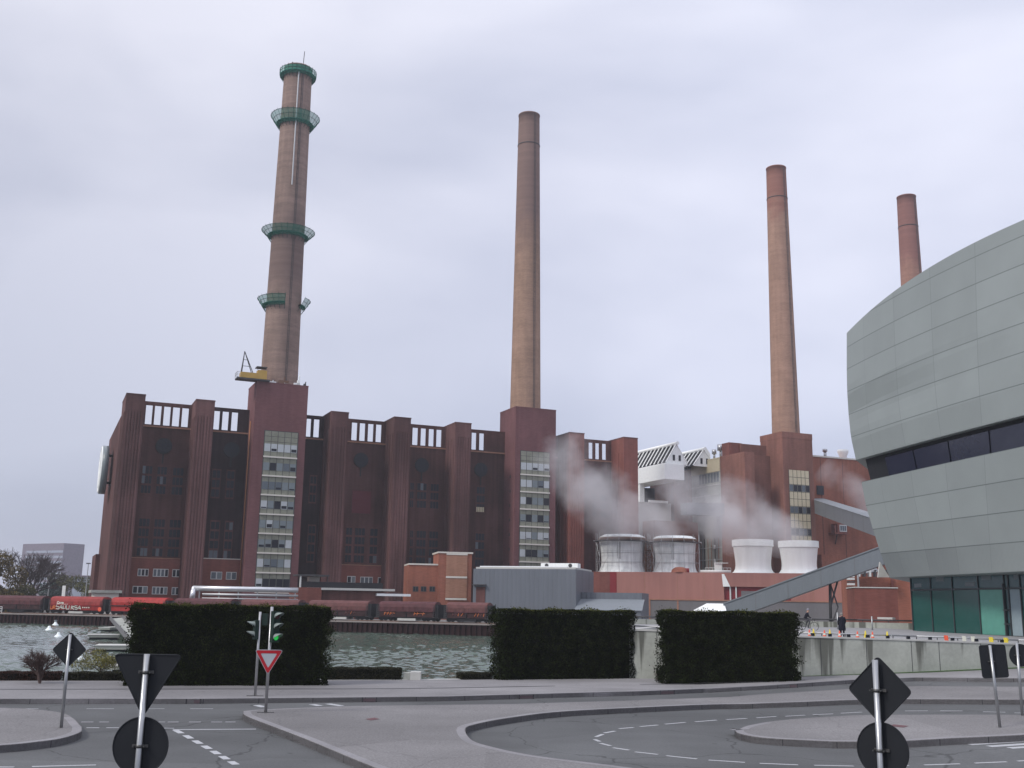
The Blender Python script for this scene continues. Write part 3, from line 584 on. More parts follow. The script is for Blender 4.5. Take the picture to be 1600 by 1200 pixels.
for x, y in ((256, 697), (362, 703), (564, 719), (659, 727), (751, 734)):
    s, z = FAC.at(x, y, VR); r = 1.42; c = FAC.W(s, VR, z); n = FAC.n
    mb = MB(); mb.disc(c + n * .1, n, r + .22, .2, 32); mb.disc(c + n * .18, n, r, .08, 32, 'dim_glass')
    for k in (-1, 0, 1): mb.box(FAC, s + k * .7 - .04, s + k * .7 + .04, VR + .26, VR + .225, z - 1.2, z + 1.2, 'black'); mb.box(FAC, s - 1.2, s + 1.2, VR + .262, VR + .225, z + k * .7 - .04, z + k * .7 + .04, 'black')
    mb.box(FAC, s - .15, s + .15, VR + .1, VR + .003, z - 3.6, z - 1.62, 'black')
    mb.build('round_window', 'black', ps)
# annexes in the foot of the bays
for (x0, x1, yt, nm) in ((213, 291, 873, -1), (324, 380, 874, -1), (540, 610, 884, 0)):
    u0, u1 = (-82.7, -72.9) if x0 == 213 else ((-69.2, -61.1) if x0 == 324 else (-41.16, -30.9))
    z = FAC.z((x0 + x1) / 2, yt, VR + 1.0); mb = MB(); mb.box(FAC, u0, u1, VR + 1.0, VR + .003, 1, z); mb.box(FAC, u0, u1, VR + 1.1, VR + .2, z + .004, z + .18, 'sill_white' if x0 == 324 else 'brick_tan'); mb.build('annex', 'brick_red', ps)
def whitewin(x0, x1, y0, y1, F=FAC, n=VR + 1.0, parent=ps, panes=3, glass=('grey_glass', 'half_glass', 'dim_glass'), frame='white_frame', name='window', rows=1):
    s0, zt = F.at(x0, y0, n); s1, zb = F.at(x1, y1, n); mb = MB()
    mb.box(F, s0, s1, n + .05, n + .003, zb, zt, frame)
    for c in range(panes):
        for r in range(rows):
            a = s0 + (s1 - s0) * c / panes; b = s0 + (s1 - s0) * (c + 1) / panes; h = (zt - zb) / rows
            g_ = glass[int(rng.integers(len(glass)))]; mb.box(F, a + .12, b - .1, n + .09, n + .051, zb + r * h + .13, zb + (r + 1) * h - .13, g_)
    return mb.build(name, frame, parent)
for q in ((215.5, 231.5, 888.5, 900.5, 3), (239.5, 262.5, 888.5, 901.5, 4), (269.5, 286.5, 889.5, 902, 3), (207.5, 230, 915.5, 927.5, 3), (238, 261, 916.5, 929, 4), (268.5, 290.5, 917.5, 930, 4), (329.5, 346.5, 893, 905.5, 2), (353.5, 369, 893.5, 906, 2), (542.5, 555, 900, 911, 2), (563, 582, 901, 912, 3), (590.5, 603, 902, 912.5, 2)):
    whitewin(q[0], q[1], q[2], q[3], panes=q[4])
# stair towers
def tower(u0, u1, v1, strip_px, yt, parent, name='stair_tower', mt='brick_tower'):
    mb = MB(); mb.box(FAC, u0, u1, VF, -2.4, 1, 48.8); mb.box(FAC, u0 - .04, u1 + .04, VF + .04, -2.44, 48.804, 49.05); 
    t_ = mb.build(name, mt, parent)
    s0 = FAC.s(strip_px[0], yt, VF); s1 = FAC.s(strip_px[1], yt, VF); F = FAC
    ws = MB(); ztop = 38.75; ws.box(F, s0 - .12, s1 + .12, VF + .02, VF + .002, 6.6, ztop + .15, 'joint'); ws.box(F, s0, s1, VF + .06, VF + .021, 6.7, ztop, 'panel_yellow')
    wr = MB(); wn = (s1 - s0) / 5
    for c in range(6): a = s0 + c * wn; ws.box(F, a - .05, a + .05, VF + .075, VF + .061, 6.7, ztop, 'panel_seam')
    for r in range(3): ws.box(F, s0, s1, VF + .08, VF + .061, ztop - 1.1 * (r + 1) - .04, ztop - 1.1 * (r + 1) + .04, 'panel_seam')
    w_ = ws.build('window_strip', 'panel_yellow', t_)
    for k in range(8):
        zc = 33.35 - k * 3.93      # sill line
        sb = MB(); sb.box(F, s0 - .05, s1 + .05, VF + .35, VF + .082, zc - .14, zc + .16); sb.build('sill', 'sill_white', w_)
        if k > 7: break
        z0 = zc + 1.15; z1 = zc + 2.75; wb = MB()
        for c in range(5):
            g_ = ('half_glass', 'grey_glass', 'blind', 'dim_glass', 'half_glass')[int(rng.integers(5))] if k else 'blind'
            wb.box(F, s0 + c * wn + .08, s0 + (c + 1) * wn - .08, VF + .11, VF + .082, z0, z1, g_)
            if g_ != 'dim_glass' and rng.random() < .4: wb.box(F, s0 + c * wn + .16, s0 + (c + 1) * wn - .16, VF + .125, VF + .111, z0 + .1, z0 + .1 + rng.random() * .8, 'dim_glass')
        wb.build('window', 'half_glass', w_)
    return t_
tw1 = tower(-61.1, -50.2, 0, (413, 465), 690, ps); tw2 = tower(-1.9, 8.4, 0, (813.5, 858.5), 718, ps)
# small openings on the left flank of tower two, pipe on the flank of tower one
mb = MB()
for k in range(9): z = 33 - k * 3.3; c = FAC.W(-1.92, 4.2, z); F2 = Frame(c, -FAC.n); mb.box(F2, -.25, .25, .12, .0, z - .35, z + .35)
mb.build('flank_openings', 'black', tw2)
MB().tube(FAC.W(-61.3, 3.6, 7), FAC.W(-61.3, 3.6, 41), .12, 8).build('downpipe', 'copper', tw1)
MB().box(FAC, -88.9, -84.5, VF + 1.2, -2, 1, 5.2, 'sill_white').box(FAC, -89.5, -84, VF + 1.8, -2.5, 5.204, 5.7, 'concrete').build('entrance_block', 'sill_white', ps)

# ---- chimneys
def chim(i, u, r0, r1, mt, label, zt=124.1, zb=48.85, joint=None):
    c = FAC.W(u, 1.8, 0); t_ = thing('chimney', label, 'chimney', (c[0], c[1], zb)); H = zt - zb
    prof = [(r0 + (r1 - r0) * k / 30, zb + H * k / 30) for k in range(31)]
    mb = MB(); mb.lathe((c[0], c[1], 0), prof + [(r1 + .08, zt + .02), (r1 + .08, zt + .35), (r1 - .5, zt + .35), (r1 - .55, zt - 6)], 48); mb.build('shaft', mt, t_)
    if joint:
        rr = r0 + (r1 - r0) * (joint - zb) / H; MB().lathe((c[0], c[1], joint), [(rr + .01, -.12), (rr + .1, -.08), (rr + .1, .08), (rr + .01, .12)], 48).build('steel_band', 'dark_steel', t_)
    # lightning conductor / ladder on the right flank
    lad = MB(); a = rad(-58); P = lambda z: np.array([c[0] + (r0 + (r1 - r0) * (z - zb) / H + .14) * math.cos(a), c[1] + (r0 + (r1 - r0) * (z - zb) / H + .14) * math.sin(a), z])
    for d in (-.16, .16): lad.tube(P(zb) + (d, 0, 0), P(zt) + (d, 0, 0), .05, 4)
    z = zb
    while z < zt: lad.tube(P(z) + (-.16, 0, 0), P(z) + (.16, 0, 0), .03, 4, cap=False); z += 1.2
    lad.build('ladder', 'dark_steel', t_)
    return t_, c
chim(1, 2.75, 3.62, 2.62, 'stack_b', 'second chimney from the left, brown brick stack rising from the middle tower', joint=116.2)
c3_, _ = chim(2, 78.65, 3.62, 2.68, 'stack_c', 'third chimney from the left, light tan brick stack with a darker red head', zt=124.3, joint=115.5)
chim(3, 126.0, 3.62, 2.68, 'stack_d', 'rightmost chimney, reddish stack partly hidden behind the grey pavilion roof', zt=124.2, joint=115.0)
ch1, c1 = chim(0, -55.5, 3.95, 3.1, 'stack_a', 'leftmost chimney, ringed by four green netted work galleries', zt=123.2)
def r_at(z): return 3.95 + (3.1 - 3.95) * (z - 48.85) / (123.2 - 48.85)
def gallery(z, flare, h, arcs=((0, 2 * math.pi),), kind=0):
    r = r_at(z); C_ = (c1[0], c1[1], z); gl = MB()
    for a0, a1 in arcs: gl.lathe(C_, [(r + .02, 0), (r + .9, 0), (r + .9, .18), (r + .02, .18)], 36, 'net_dark', a0, a1)
    g_ = gl.build('gallery', 'net_dark', ch1)
    nt_ = MB(); fr = MB()
    for a0, a1 in arcs:
        nt_.lathe(C_, [(r + .25, -.5), (r + .95, 0), (r + flare, h)], 36, 'net_green', a0, a1, sm=False)
        n = int(26 * (a1 - a0) / 6.283)
        for k in range(n + 1):
            t = a0 + (a1 - a0) * k / max(1, n); d = np.array([math.cos(t), math.sin(t), 0]); C3 = np.array(C_)
            fr.tube(C3 + d * (r + .95), C3 + d * (r + flare + .05) + (0, 0, h + .25), .05, 4); fr.tube(C3 + d * (r + .05) + (0, 0, -1.3), C3 + d * (r + .95), .05, 4)
        fr.lathe(C_, [(r + flare - .02, h - .05), (r + flare + .08, h), (r + flare - .02, h + .06)], 36, None, a0, a1)
        fr.lathe(C_, [(r + .98 + (flare - .95) * .5, h * .5 - .05), (r + 1.05 + (flare - .95) * .5, h * .5), (r + .98 + (flare - .95) * .5, h * .5 + .05)], 36, None, a0, a1)
    nt_.build('safety_net', 'net_green', g_); fr.build('gallery_frame', 'net_dark', g_)
gallery(121.5, .95, 1.3); gallery(109.6, 2.15, 1.9); gallery(83.0, 2.2, 1.3, ((-3.6, .8),)); gallery(67.0, 1.9, 1.5, ((rad(165), rad(285)), (rad(-25), rad(28))))
mb = MB(); mb.tube((c1[0] + 1.3, c1[1] - 1.5, 122), (c1[0] + 1.5, c1[1] - 1.5, 127.2), .08, 6); mb.tube((c1[0] - 1.2, c1[1] - 1, 123), (c1[0] - 1.2, c1[1] - 1, 124.8), .16, 6); mb.build('mast', 'dark_steel', ch1)
mb = MB(); a = rad(-75)
for z0, z1 in ((94, 122),): mb.tube((c1[0] + (r_at(z0) + .3) * math.cos(a), c1[1] + (r_at(z0) + .3) * math.sin(a), z0), (c1[0] + (r_at(z1) + .3) * math.cos(a), c1[1] + (r_at(z1) + .3) * math.sin(a), z1), .16, 6)
mb.build('hoist_rail', 'galv', ch1)
# work platform and rooftop gear on tower one
wp = thing('work_platform', 'yellow steel work platform with a hoist frame at the top of the first tower', 'work platform', FAC.W(-62.5, 5, 49))
mb = MB(); mb.box(FAC, -65.3, -58.5, 7.6, 5.0, 48.95 + .15, 49.4, 'dark_steel'); mb.box(FAC, -64.5, -61.1, 7.4, 5.2, 49.404, 50.6); mb.box(FAC, -61.09, -59.2, 7.5, 5.6, 49.404, 51.3); mb.build('platform_box', 'yellow', wp)
mb = MB(); mb.box(FAC, -61.4, -59.2, 7.6, 5.4, 51.9, 52.05); 
for s in (-61.2, -59.4): mb.tube(FAC.W(s, 7.4, 51.3), FAC.W(s, 7.4, 51.9), .05, 5)
mb.build('canopy', 'dark_steel', wp); mb = MB()
top = FAC.W(-63.9, 6.3, 55.2)
for a_, b_ in ((-64.3, 6.9), (-64.3, 5.6), (-62, 6.9), (-62, 5.6)): mb.tube(FAC.W(a_, b_, 50.6), top, .09, 5)
for k in (.3, .6): mb.tube(FAC.W(-64.3 + .6 * k, 6.9 - .6 * k, 50.6 + 4.6 * k), FAC.W(-62 - 1.7 * k, 6.9 - .6 * k, 50.6 + 4.6 * k), .06, 5)
mb.build('hoist_frame', 'dark_steel', wp); mb = MB()
for z in (50.0, 50.5): mb.path([FAC.W(-64.6, 7.5, z), FAC.W(-65.3, 7.5, z), FAC.W(-65.3, 5.1, z), FAC.W(-64.6, 5.1, z)], .05, 5)
for n in (7.5, 5.1): mb.tube(FAC.W(-65.3, n, 49.4), FAC.W(-65.3, n, 50.6), .05, 5)
mb.build('guard_rail', 'galv', wp)
rg = thing('roof_equipment', 'small white and rusty gear lying on the first tower beside the chimney foot', 'roof gear', FAC.W(-55, 5, 49))
mb = MB()
for s, wd, h, m_ in ((-57.8, 1.6, .6, 'white_paint'), (-55.4, 2.1, 1.5, 'rust'), (-54.9, .9, .5, 'white_paint'), (-52.6, 1.3, .9, 'white_paint'), (-52.3, .5, 2.2, 'white_paint'), (-50.9, .5, .9, 'dark_steel')):
    mb.box(FAC, s - wd / 2, s + wd / 2, 6.5, 6.0, 49.06, 49.06 + h * .5, m_); mb.tube(FAC.W(s, 6.25, 49.06), FAC.W(s + .2, 6.25, 49.06 + h), .12, 6, m_)
mb.build('crates', 'white_paint', rg)

# ---- round sign on the end wall, seen edge-on; outlined letters V over W inside a ring
lc = FAC.W(-87.9, -22, 31.8); em = thing('round_sign', 'huge pale round works emblem seen edge on at the left end of the power station', 'sign', lc); nn = -FAC.e
mb = MB(); mb.disc(lc, nn, 5.3, 1.3, 48, 'half_glass'); mb.build('sign_drum', 'grey_glass', em)
F2 = Frame(lc + nn * .7, -FAC.n); mb = MB()
ring = [(4.9 * math.cos(t), 4.9 * math.sin(t)) for t in np.linspace(0, 2 * math.pi, 49)]
for a, b in zip(ring[:-1], ring[1:]): mb.tube(F2.W(a[0], .1, lc[2] + a[1]), F2.W(b[0], .1, lc[2] + b[1]), .3, 6)
for seg in (((-2.2, 4.9), (0, .6)), ((0, .6), (2.2, 4.9)), ((-4.9, 2.6), (-2.4, -4.6)), ((-2.4, -4.6), (0, -.4)), ((0, -.4), (2.4, -4.6)), ((2.4, -4.6), (4.9, 2.6))):
    (a, b), (c, d) = [(p * .83, q * .83) for p, q in seg]; mb.tube(F2.W(a, .1, lc[2] + b), F2.W(c, .1, lc[2] + d), .34, 6)
mb.build('emblem', 'white_paint', em)
mb = MB()
for z in (29, 35): mb.tube(FAC.W(-86.3, -22, z), lc * (1, 1, 0) + np.array([0, 0, z]), .3, 8)
mb.build('bracket', 'dark_steel', em)

# ---- section round the third tower
ts = thing('boiler_house', 'reddish brown brick boiler house around the third tower, right of the white gantry block', 'boiler house', FAC.W(78, 0, 1.1))
sA = FAC.s(1222, 676.5, VF); sB = FAC.s(1268.5, 679.5, VF)
mb = MB(); mb.box(FAC, sA, sB, VF, -2.4, 1, 47.6); mb.box(FAC, sA - .05, sB + .05, VF + .06, -2.5, 47.604, 49.2); t3 = mb.build('stair_tower', 'brick_far', ts)
s0 = FAC.s(1232, 734, VF); s1 = FAC.s(1263.5, 736, VF); zt = FAC.z(1247, 735, VF); ws = MB(); ws.box(FAC, s0, s1, VF + .05, VF + .002, 12, zt, 'panel_cream'); n = 5; wn = (s1 - s0) / n
z = zt; pat = ['c', 'c', 'w', 'c', 'c', 'w', 'c', 'c', 'w', 'c', 'c', 'w']; hh = 1.86
wl_ = []
for p in pat:
    if z - hh < 12: break
    ws.box(FAC, s0, s1, VF + .07, VF + .051, z - hh - .06, z - hh + .06, 'panel_seam')
    if p == 'w': wl_.append(z)
    z -= hh
for c in range(n + 1): ws.box(FAC, s0 + c * wn - .06, s0 + c * wn + .06, VF + .075, VF + .051, 12, zt, 'panel_seam')
w_ = ws.build('window_strip', 'panel_cream', t3)
for z in wl_:
    wb = MB()
    for c in range(n): wb.box(FAC, s0 + c * wn + .1, s0 + (c + 1) * wn - .1, VF + .09, VF + .076, z - hh + .12, z - .12, 'dim_glass' if rng.random() < .6 else 'grey_glass')
    wb.build('window', 'dim_glass', w_)
# block left of tower three
sH = FAC.s(1163, 705.5, VF); sI = FAC.s(1178, 706.5, VF); zH = FAC.z(1163, 705.5, VF)
mb = MB(); mb.box(FAC, sH, sI, VF, -3.8, 1, zH); mb.box(FAC, sI, sA, 1.5, -3.8, 1, zH + .3); mb.box(FAC, sI + 1.0, sA, .0, -5.3, zH + .3, 46.3); mb.build('wall', 'brick_far', ts)
mb = MB(); mb.box(FAC, sH + .6, sH + 4.6, -.5, -3.7, zH + .004, zH + 3.4); mb.build('roof_room', 'brick_red', ts)
# right wing behind the pavilion
sW = FAC.s(1300, 716, 0); zW = FAC.z(1300, 716, 0); mb = MB(); mb.box(FAC, sB, sB + 75, 0, -30, 1, zW); mb.build('right_wing', 'brick_orange', ts)
for s in (sB + 8, sB + 15.5): MB().box(FAC, s, s + .15, .06, .003, 4, zW - .3).build('expansion_joint', 'brick_dark', ts)
MB().box(FAC, sB - .05, sB + 75, .25, -.3, zW + .004, zW + .4).build('parapet_coping', 'sill_white', ts)
mb = MB(); s_, z_ = FAC.at(1317, 706, -6); mb.lathe(FAC.W(s_, -6, 0), [(.9, zW + .2), (1.0, zW + 1.8), (1.5, zW + 3.0), (1.5, zW + 3.7), (1.2, zW + 3.7), (0.1, zW + 3.5)], 20); mb.build('roof_vent', 'white_paint', ts)
s_, _ = FAC.at(1289, 706, -3); mb = MB(); mb.tube(FAC.W(s_, -3, zW + .2), FAC.W(s_, -3, zW + 2.2), .4, 10); mb.tube(FAC.W(s_, -3, zW + 2.2), FAC.W(s_, -3, zW + 2.9), .65, 10); mb.build('roof_vent', 'steel', ts)
s_, z_ = FAC.at(1281, 766, 0); MB().box(FAC, s_ - 1.1, s_ + 1.1, .3, .003, z_ - 1.2, z_ + 1.2).build('louvre', 'dim_glass', ts)
wc = thing('wall_cabin', 'small red cabin with a white framed window fixed to the orange brick wing', 'cabin', FAC.W(*[(FAC.at(1316, 826, 2)[0]), 2, FAC.at(1316, 826, 2)[1]]))
s_, z_ = FAC.at(1316, 826, 2.4); mb = MB(); mb.box(FAC, s_ - 1.6, s_ + 1.8, 2.4, .0, z_ - 1.1, z_ + 1.3); mb.box(FAC, s_ - 2.6, s_ + 1.8, 2.6, .0, z_ - 1.5, z_ - 1.104); mb.box(FAC, s_ - 2.6, s_ - 2.2, 2.5, 2.2, z_ - 1.1, z_ + 1.0); mb.build('cabin_body', 'brick_red', wc)
mb = MB(); mb.box(FAC, s_ - .9, s_ + 1.5, 2.46, 2.403, z_ - .8, z_ + 1.0, 'white_frame')
for c in range(3): mb.box(FAC, s_ - .7 + c * .7, s_ - .15 + c * .7, 2.5, 2.461, z_ - .55, z_ + .75, 'grey_glass')
mb.build('window', 'white_frame', wc); MB().tube(FAC.W(s_ - 1, 1.5, z_ - 1.5), FAC.W(s_ - .6, .1, z_ - 4), .12, 6).build('bracket', 'dark_steel', wc)
# ---- pale concrete block and white gantry block between the two halls
cb = thing('concrete_block', 'pale grey concrete block with a strip of narrow windows between the two brick halls', 'industrial building', FAC.W(62, -10, 1.1))
SF = Frame(FAC.W(sH, 0, 0), FAC.n)      # left flank plane: s = distance towards the viewer
zc = 42.6; mb = MB(); mb.box(SF, -17.2, -3.85, 0, -16, 1, zc); mb.build('wall', 'concrete', cb); MB().box(SF, -17.3, -3.86, .25, -16, zc + .004, zc + .3).box(SF, -17.2, -3.86, .18, .003, zc - 3.3, zc).build('top_band', 'panel_cream', cb)
for k in range(7): a = -13.6 + k * 1.35; MB().box(SF, a, a + 1.0, .08, .003, 36.6, 39.1).build('window', 'grey_glass', cb)
for z in (35.8, 33.2, 29.5, 19.5, 16.4): MB().box(SF, -17.2, -3.86, .15, .003, z, z + .22).build('ledge', 'concrete_light', cb)
for k in range(2): MB().box(SF, -7.4, -6.8, .2, .003, 19.3 - k * 3.6, 20.3 - k * 3.6).build('wall_lamp', 'white_paint', cb)
for k in range(8): a = -16.6 + k * 1.6; MB().box(SF, a, a + .18, .1, .003, 1, 22).build('downpipe', 'brick_tan' if k % 3 else 'dim_glass', cb)
MB().box(SF, -22.5, -17.3, -.1, -14, 1, 41.2).build('brick_pier', 'brick_far', cb)
wg = thing('gantry_block', 'white clad block on pillars below the striped skylights, right of the brick hall', 'industrial building', FAC.W(40, -10, 1.1))
GV = -8.0; gu0, gz0 = FAC.at(1039, 748, GV); gu1 = FAC.s(1069, 735, GV); gz1 = FAC.z(1039, 724, GV)
mb = MB(); mb.box(FAC, gu0, gu1, GV, GV - 26, gz0, gz1); mb.build('white_cladding', 'white_paint', wg)
mb = MB(); mb.box(FAC, gu0 + .2, gu0 + 1.6, GV - 13, GV - 14.6, 1, gz0 - .004); mb.build('pillar', 'white_paint', wg)
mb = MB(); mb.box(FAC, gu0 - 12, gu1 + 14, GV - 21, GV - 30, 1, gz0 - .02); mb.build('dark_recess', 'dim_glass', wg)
mb = MB(); zd = FAC.z(1045, 786, GV - 8); mb.box(FAC, gu0 - 6, gu1 + 1.5, GV - 9, GV - 20.9, 1, zd); mb.box(FAC, gu0 + .5, gu1 + .5, GV - 8.8, GV - 9.2, zd + .004, zd + .6, 'white_paint'); mb.build('deck', 'concrete_light', wg)
MB().box(FAC, gu0 - 1.5, gu1 + 6, GV - 3, GV - 8.9, 1, FAC.z(1030, 812, GV - 1)).build('low_brick', 'brick_far', wg)
def skylight(xa, ya, V0, hw, hh, L, nrib, label):      # ridge runs away from the viewer, ribs climb the left slope
    ua, za = FAC.at(xa, ya, V0); t_ = thing('skylight_roof', label, 'skylight', FAC.W(ua, V0 - L / 2, za - hh)); zb = za - hh; P = lambda u, v, z: FAC.W(u, v, z)
    A0, A1, B0, B1, C0_, C1 = P(ua - hw, V0, zb), P(ua - hw, V0 - L, zb), P(ua, V0, za), P(ua, V0 - L, za), P(ua + hw, V0, zb), P(ua + hw, V0 - L, zb)
    mb = MB(); mb.face([A1, A0, B0, B1]); mb.face([B1, B0, C0_, C1]); mb.build('glazing', 'soot_black', t_); MB().face([A1, B1, C1]).face if False else None
    g = MB(); g.face([A0, C0_, B0]); g.face([A1, B1, C1]); g.build('gable', 'white_paint', t_)
    rb = MB(); d = FAC.W(-.15, 0, .15) - FAC.W(0, 0, 0)
    for k in range(nrib + 1):
        f = k / nrib; a = A0 + (A1 - A0) * f; b = B0 + (B1 - B0) * f; c = C0_ + (C1 - C0_) * f; rb.tube(a + d, b + d, .17, 4); rb.tube(c - d * (1, 1, -1), b, .17, 4)
    rb.build('ribs', 'white_paint', t_); MB().tube(B0 + (0, 0, .3) + FAC.n * .6, B1 + (0, 0, .3), .5, 8).build('ridge_duct', 'white_paint', t_)
    w2 = MB()
    for du in (-.9, .9): w2.box(FAC, ua + du - .32, ua + du + .32, V0 + .1, V0 + .003, zb + .7, zb + 2.2)
    w2.build('window', 'dim_glass', t_)
    MB().box(FAC, ua - hw - .1, ua + hw + .1, V0 + (0 if L > 25 else -9.5), V0 - L, (zb - .4) if L > 25 else 1, zb - .01).build('base', 'white_paint' if L > 25 else 'brick_far', t_)
skylight(1057, 694.5, GV - .8, 3.2, 5.0, 30, 15, 'large white ribbed skylight roof above the gantry block'); skylight(1100, 703.5, GV - 1.5, 3.4, 4.4, 22, 11, 'smaller white ribbed skylight roof behind the pale concrete block')
# roof vents on the concrete block
for k, (x, h, lb) in enumerate(((1126, 3.6, 'tall steel roof vent with a drum head, nearest the brick block'), (1116, 2.6, 'short steel roof vent between the tall vent and the skylight'), (1101, 3.4, 'white gabled roof vent house above the cream band'))):
    P = SF.W(SF.s(x, 712, -1.2), -1.2, zc + .3); t_ = thing('roof_vent', lb, 'vent', P, 'vents on the pale concrete block'); mb = MB()
    if k < 2: mb.tube(P, P + (0, 0, h * .6), .3, 10); mb.build('pipe', 'steel', t_); MB().tube(P + (0, 0, h * .55), P + (0, 0, h), .85 if k == 0 else .6, 14).build('drum', 'steel', t_)
    else: F = Frame(P, FAC.e); mb.box(F, -1.1, 1.1, 1, -1, P[2], P[2] + h * .6); mb.hexa([F.W(-1.1, 1, P[2] + h * .6), F.W(1.1, 1, P[2] + h * .6), F.W(1.1, -1, P[2] + h * .6), F.W(-1.1, -1, P[2] + h * .6), F.W(-.1, 1, P[2] + h), F.W(.1, 1, P[2] + h), F.W(.1, -1, P[2] + h), F.W(-.1, -1, P[2] + h)]); mb.build('housing', 'white_paint', t_)

# ================================================================ LOW BUILDINGS along the quay
# pink sheet-clad base hall carrying the cooling towers
P1 = YP(898, 893, 236.); P2 = YP(1332, 893, 222.); PW = two(P1, P2); LW = PW.s(1331, 920); zp = PW.z(1000, 893.7); zg = PW.z(1150, 937.5)
pk = thing('cooler_hall', 'long low pink clad hall with a grey plinth carrying the cooling towers', 'hall', PW.W(LW / 2, 0, 1.1))
s953, s962, s1131, s1232 = PW.s(953, 910), PW.s(963.5, 910), PW.s(1131, 910), PW.s(1236, 930)
zb_ = PW.z(1180, 917)
mb = MB(); mb.box(PW, 0, s953, .0, -30, 1, zp - .02, 'brick_red'); mb.box(PW, s953, s962, .05, -30, 1, zp - .015, 'dark_red'); mb.box(PW, s962, s1131, .0, -30, zg, zp); mb.box(PW, s1131, LW, 0, -30, zb_, zp); mb.box(PW, s1131, s1232, -.6, -30, zg, zb_ - .004, 'dark_red'); mb.box(PW, s1232, LW, 0, -30, zg, zb_ - .004)
mb.build('cladding', 'pink_sheet', pk)
mb = MB(); mb.box(PW, s962, LW - .5, .15, -30, 1, zg - .25); mb.build('plinth', 'grey_base', pk); mb = MB(); mb.box(PW, s962, LW, .3, -.3, zg - .246, zg - .004); mb.build('band', 'brick_tan', pk)
for x in (1007, 1058, 1100, 1210, 1270, 1310): s = PW.s(x, 915); MB().box(PW, s, s + .1, .04, .003, zg, zp - .1).build('seam', 'brick_tan', pk)
for x in (1014, 1058): s = PW.s(x, 950); MB().box(PW, s, s + .35, .3, .153, 1, zg - .3).build('column', 'brick_tan', pk)
whitewin(909.5, 923, 899.5, 915, PW, .0, pk, 3, rows=2); 
s = PW.s(1134, 905); MB().hexa([PW.W(s - .6, .25, zb_), PW.W(s + .9, .25, zb_), PW.W(s + .9, .05, zb_), PW.W(s - .6, .05, zb_), PW.W(s - .8, .25, zp - .3), PW.W(s - .3, .25, zp - .3), PW.W(s - .3, .05, zp - .3), PW.W(s - .8, .05, zp - .3)]).build('white_flashing', 'white_paint', pk)
s = PW.s(1140, 930); MB().box(PW, s, s + .3, -.2, -.5, zg, zb_).box(PW, s + 1.2, s + 1.5, -.2, -.5, zg, zb_).build('ladder_stile', 'white_frame', pk)
s = PW.s(1158, 925); MB().box(PW, s, s + 4.5, -.3, -.5, zg + .0, zg + 1.9).build('hatch', 'grey_base', pk)
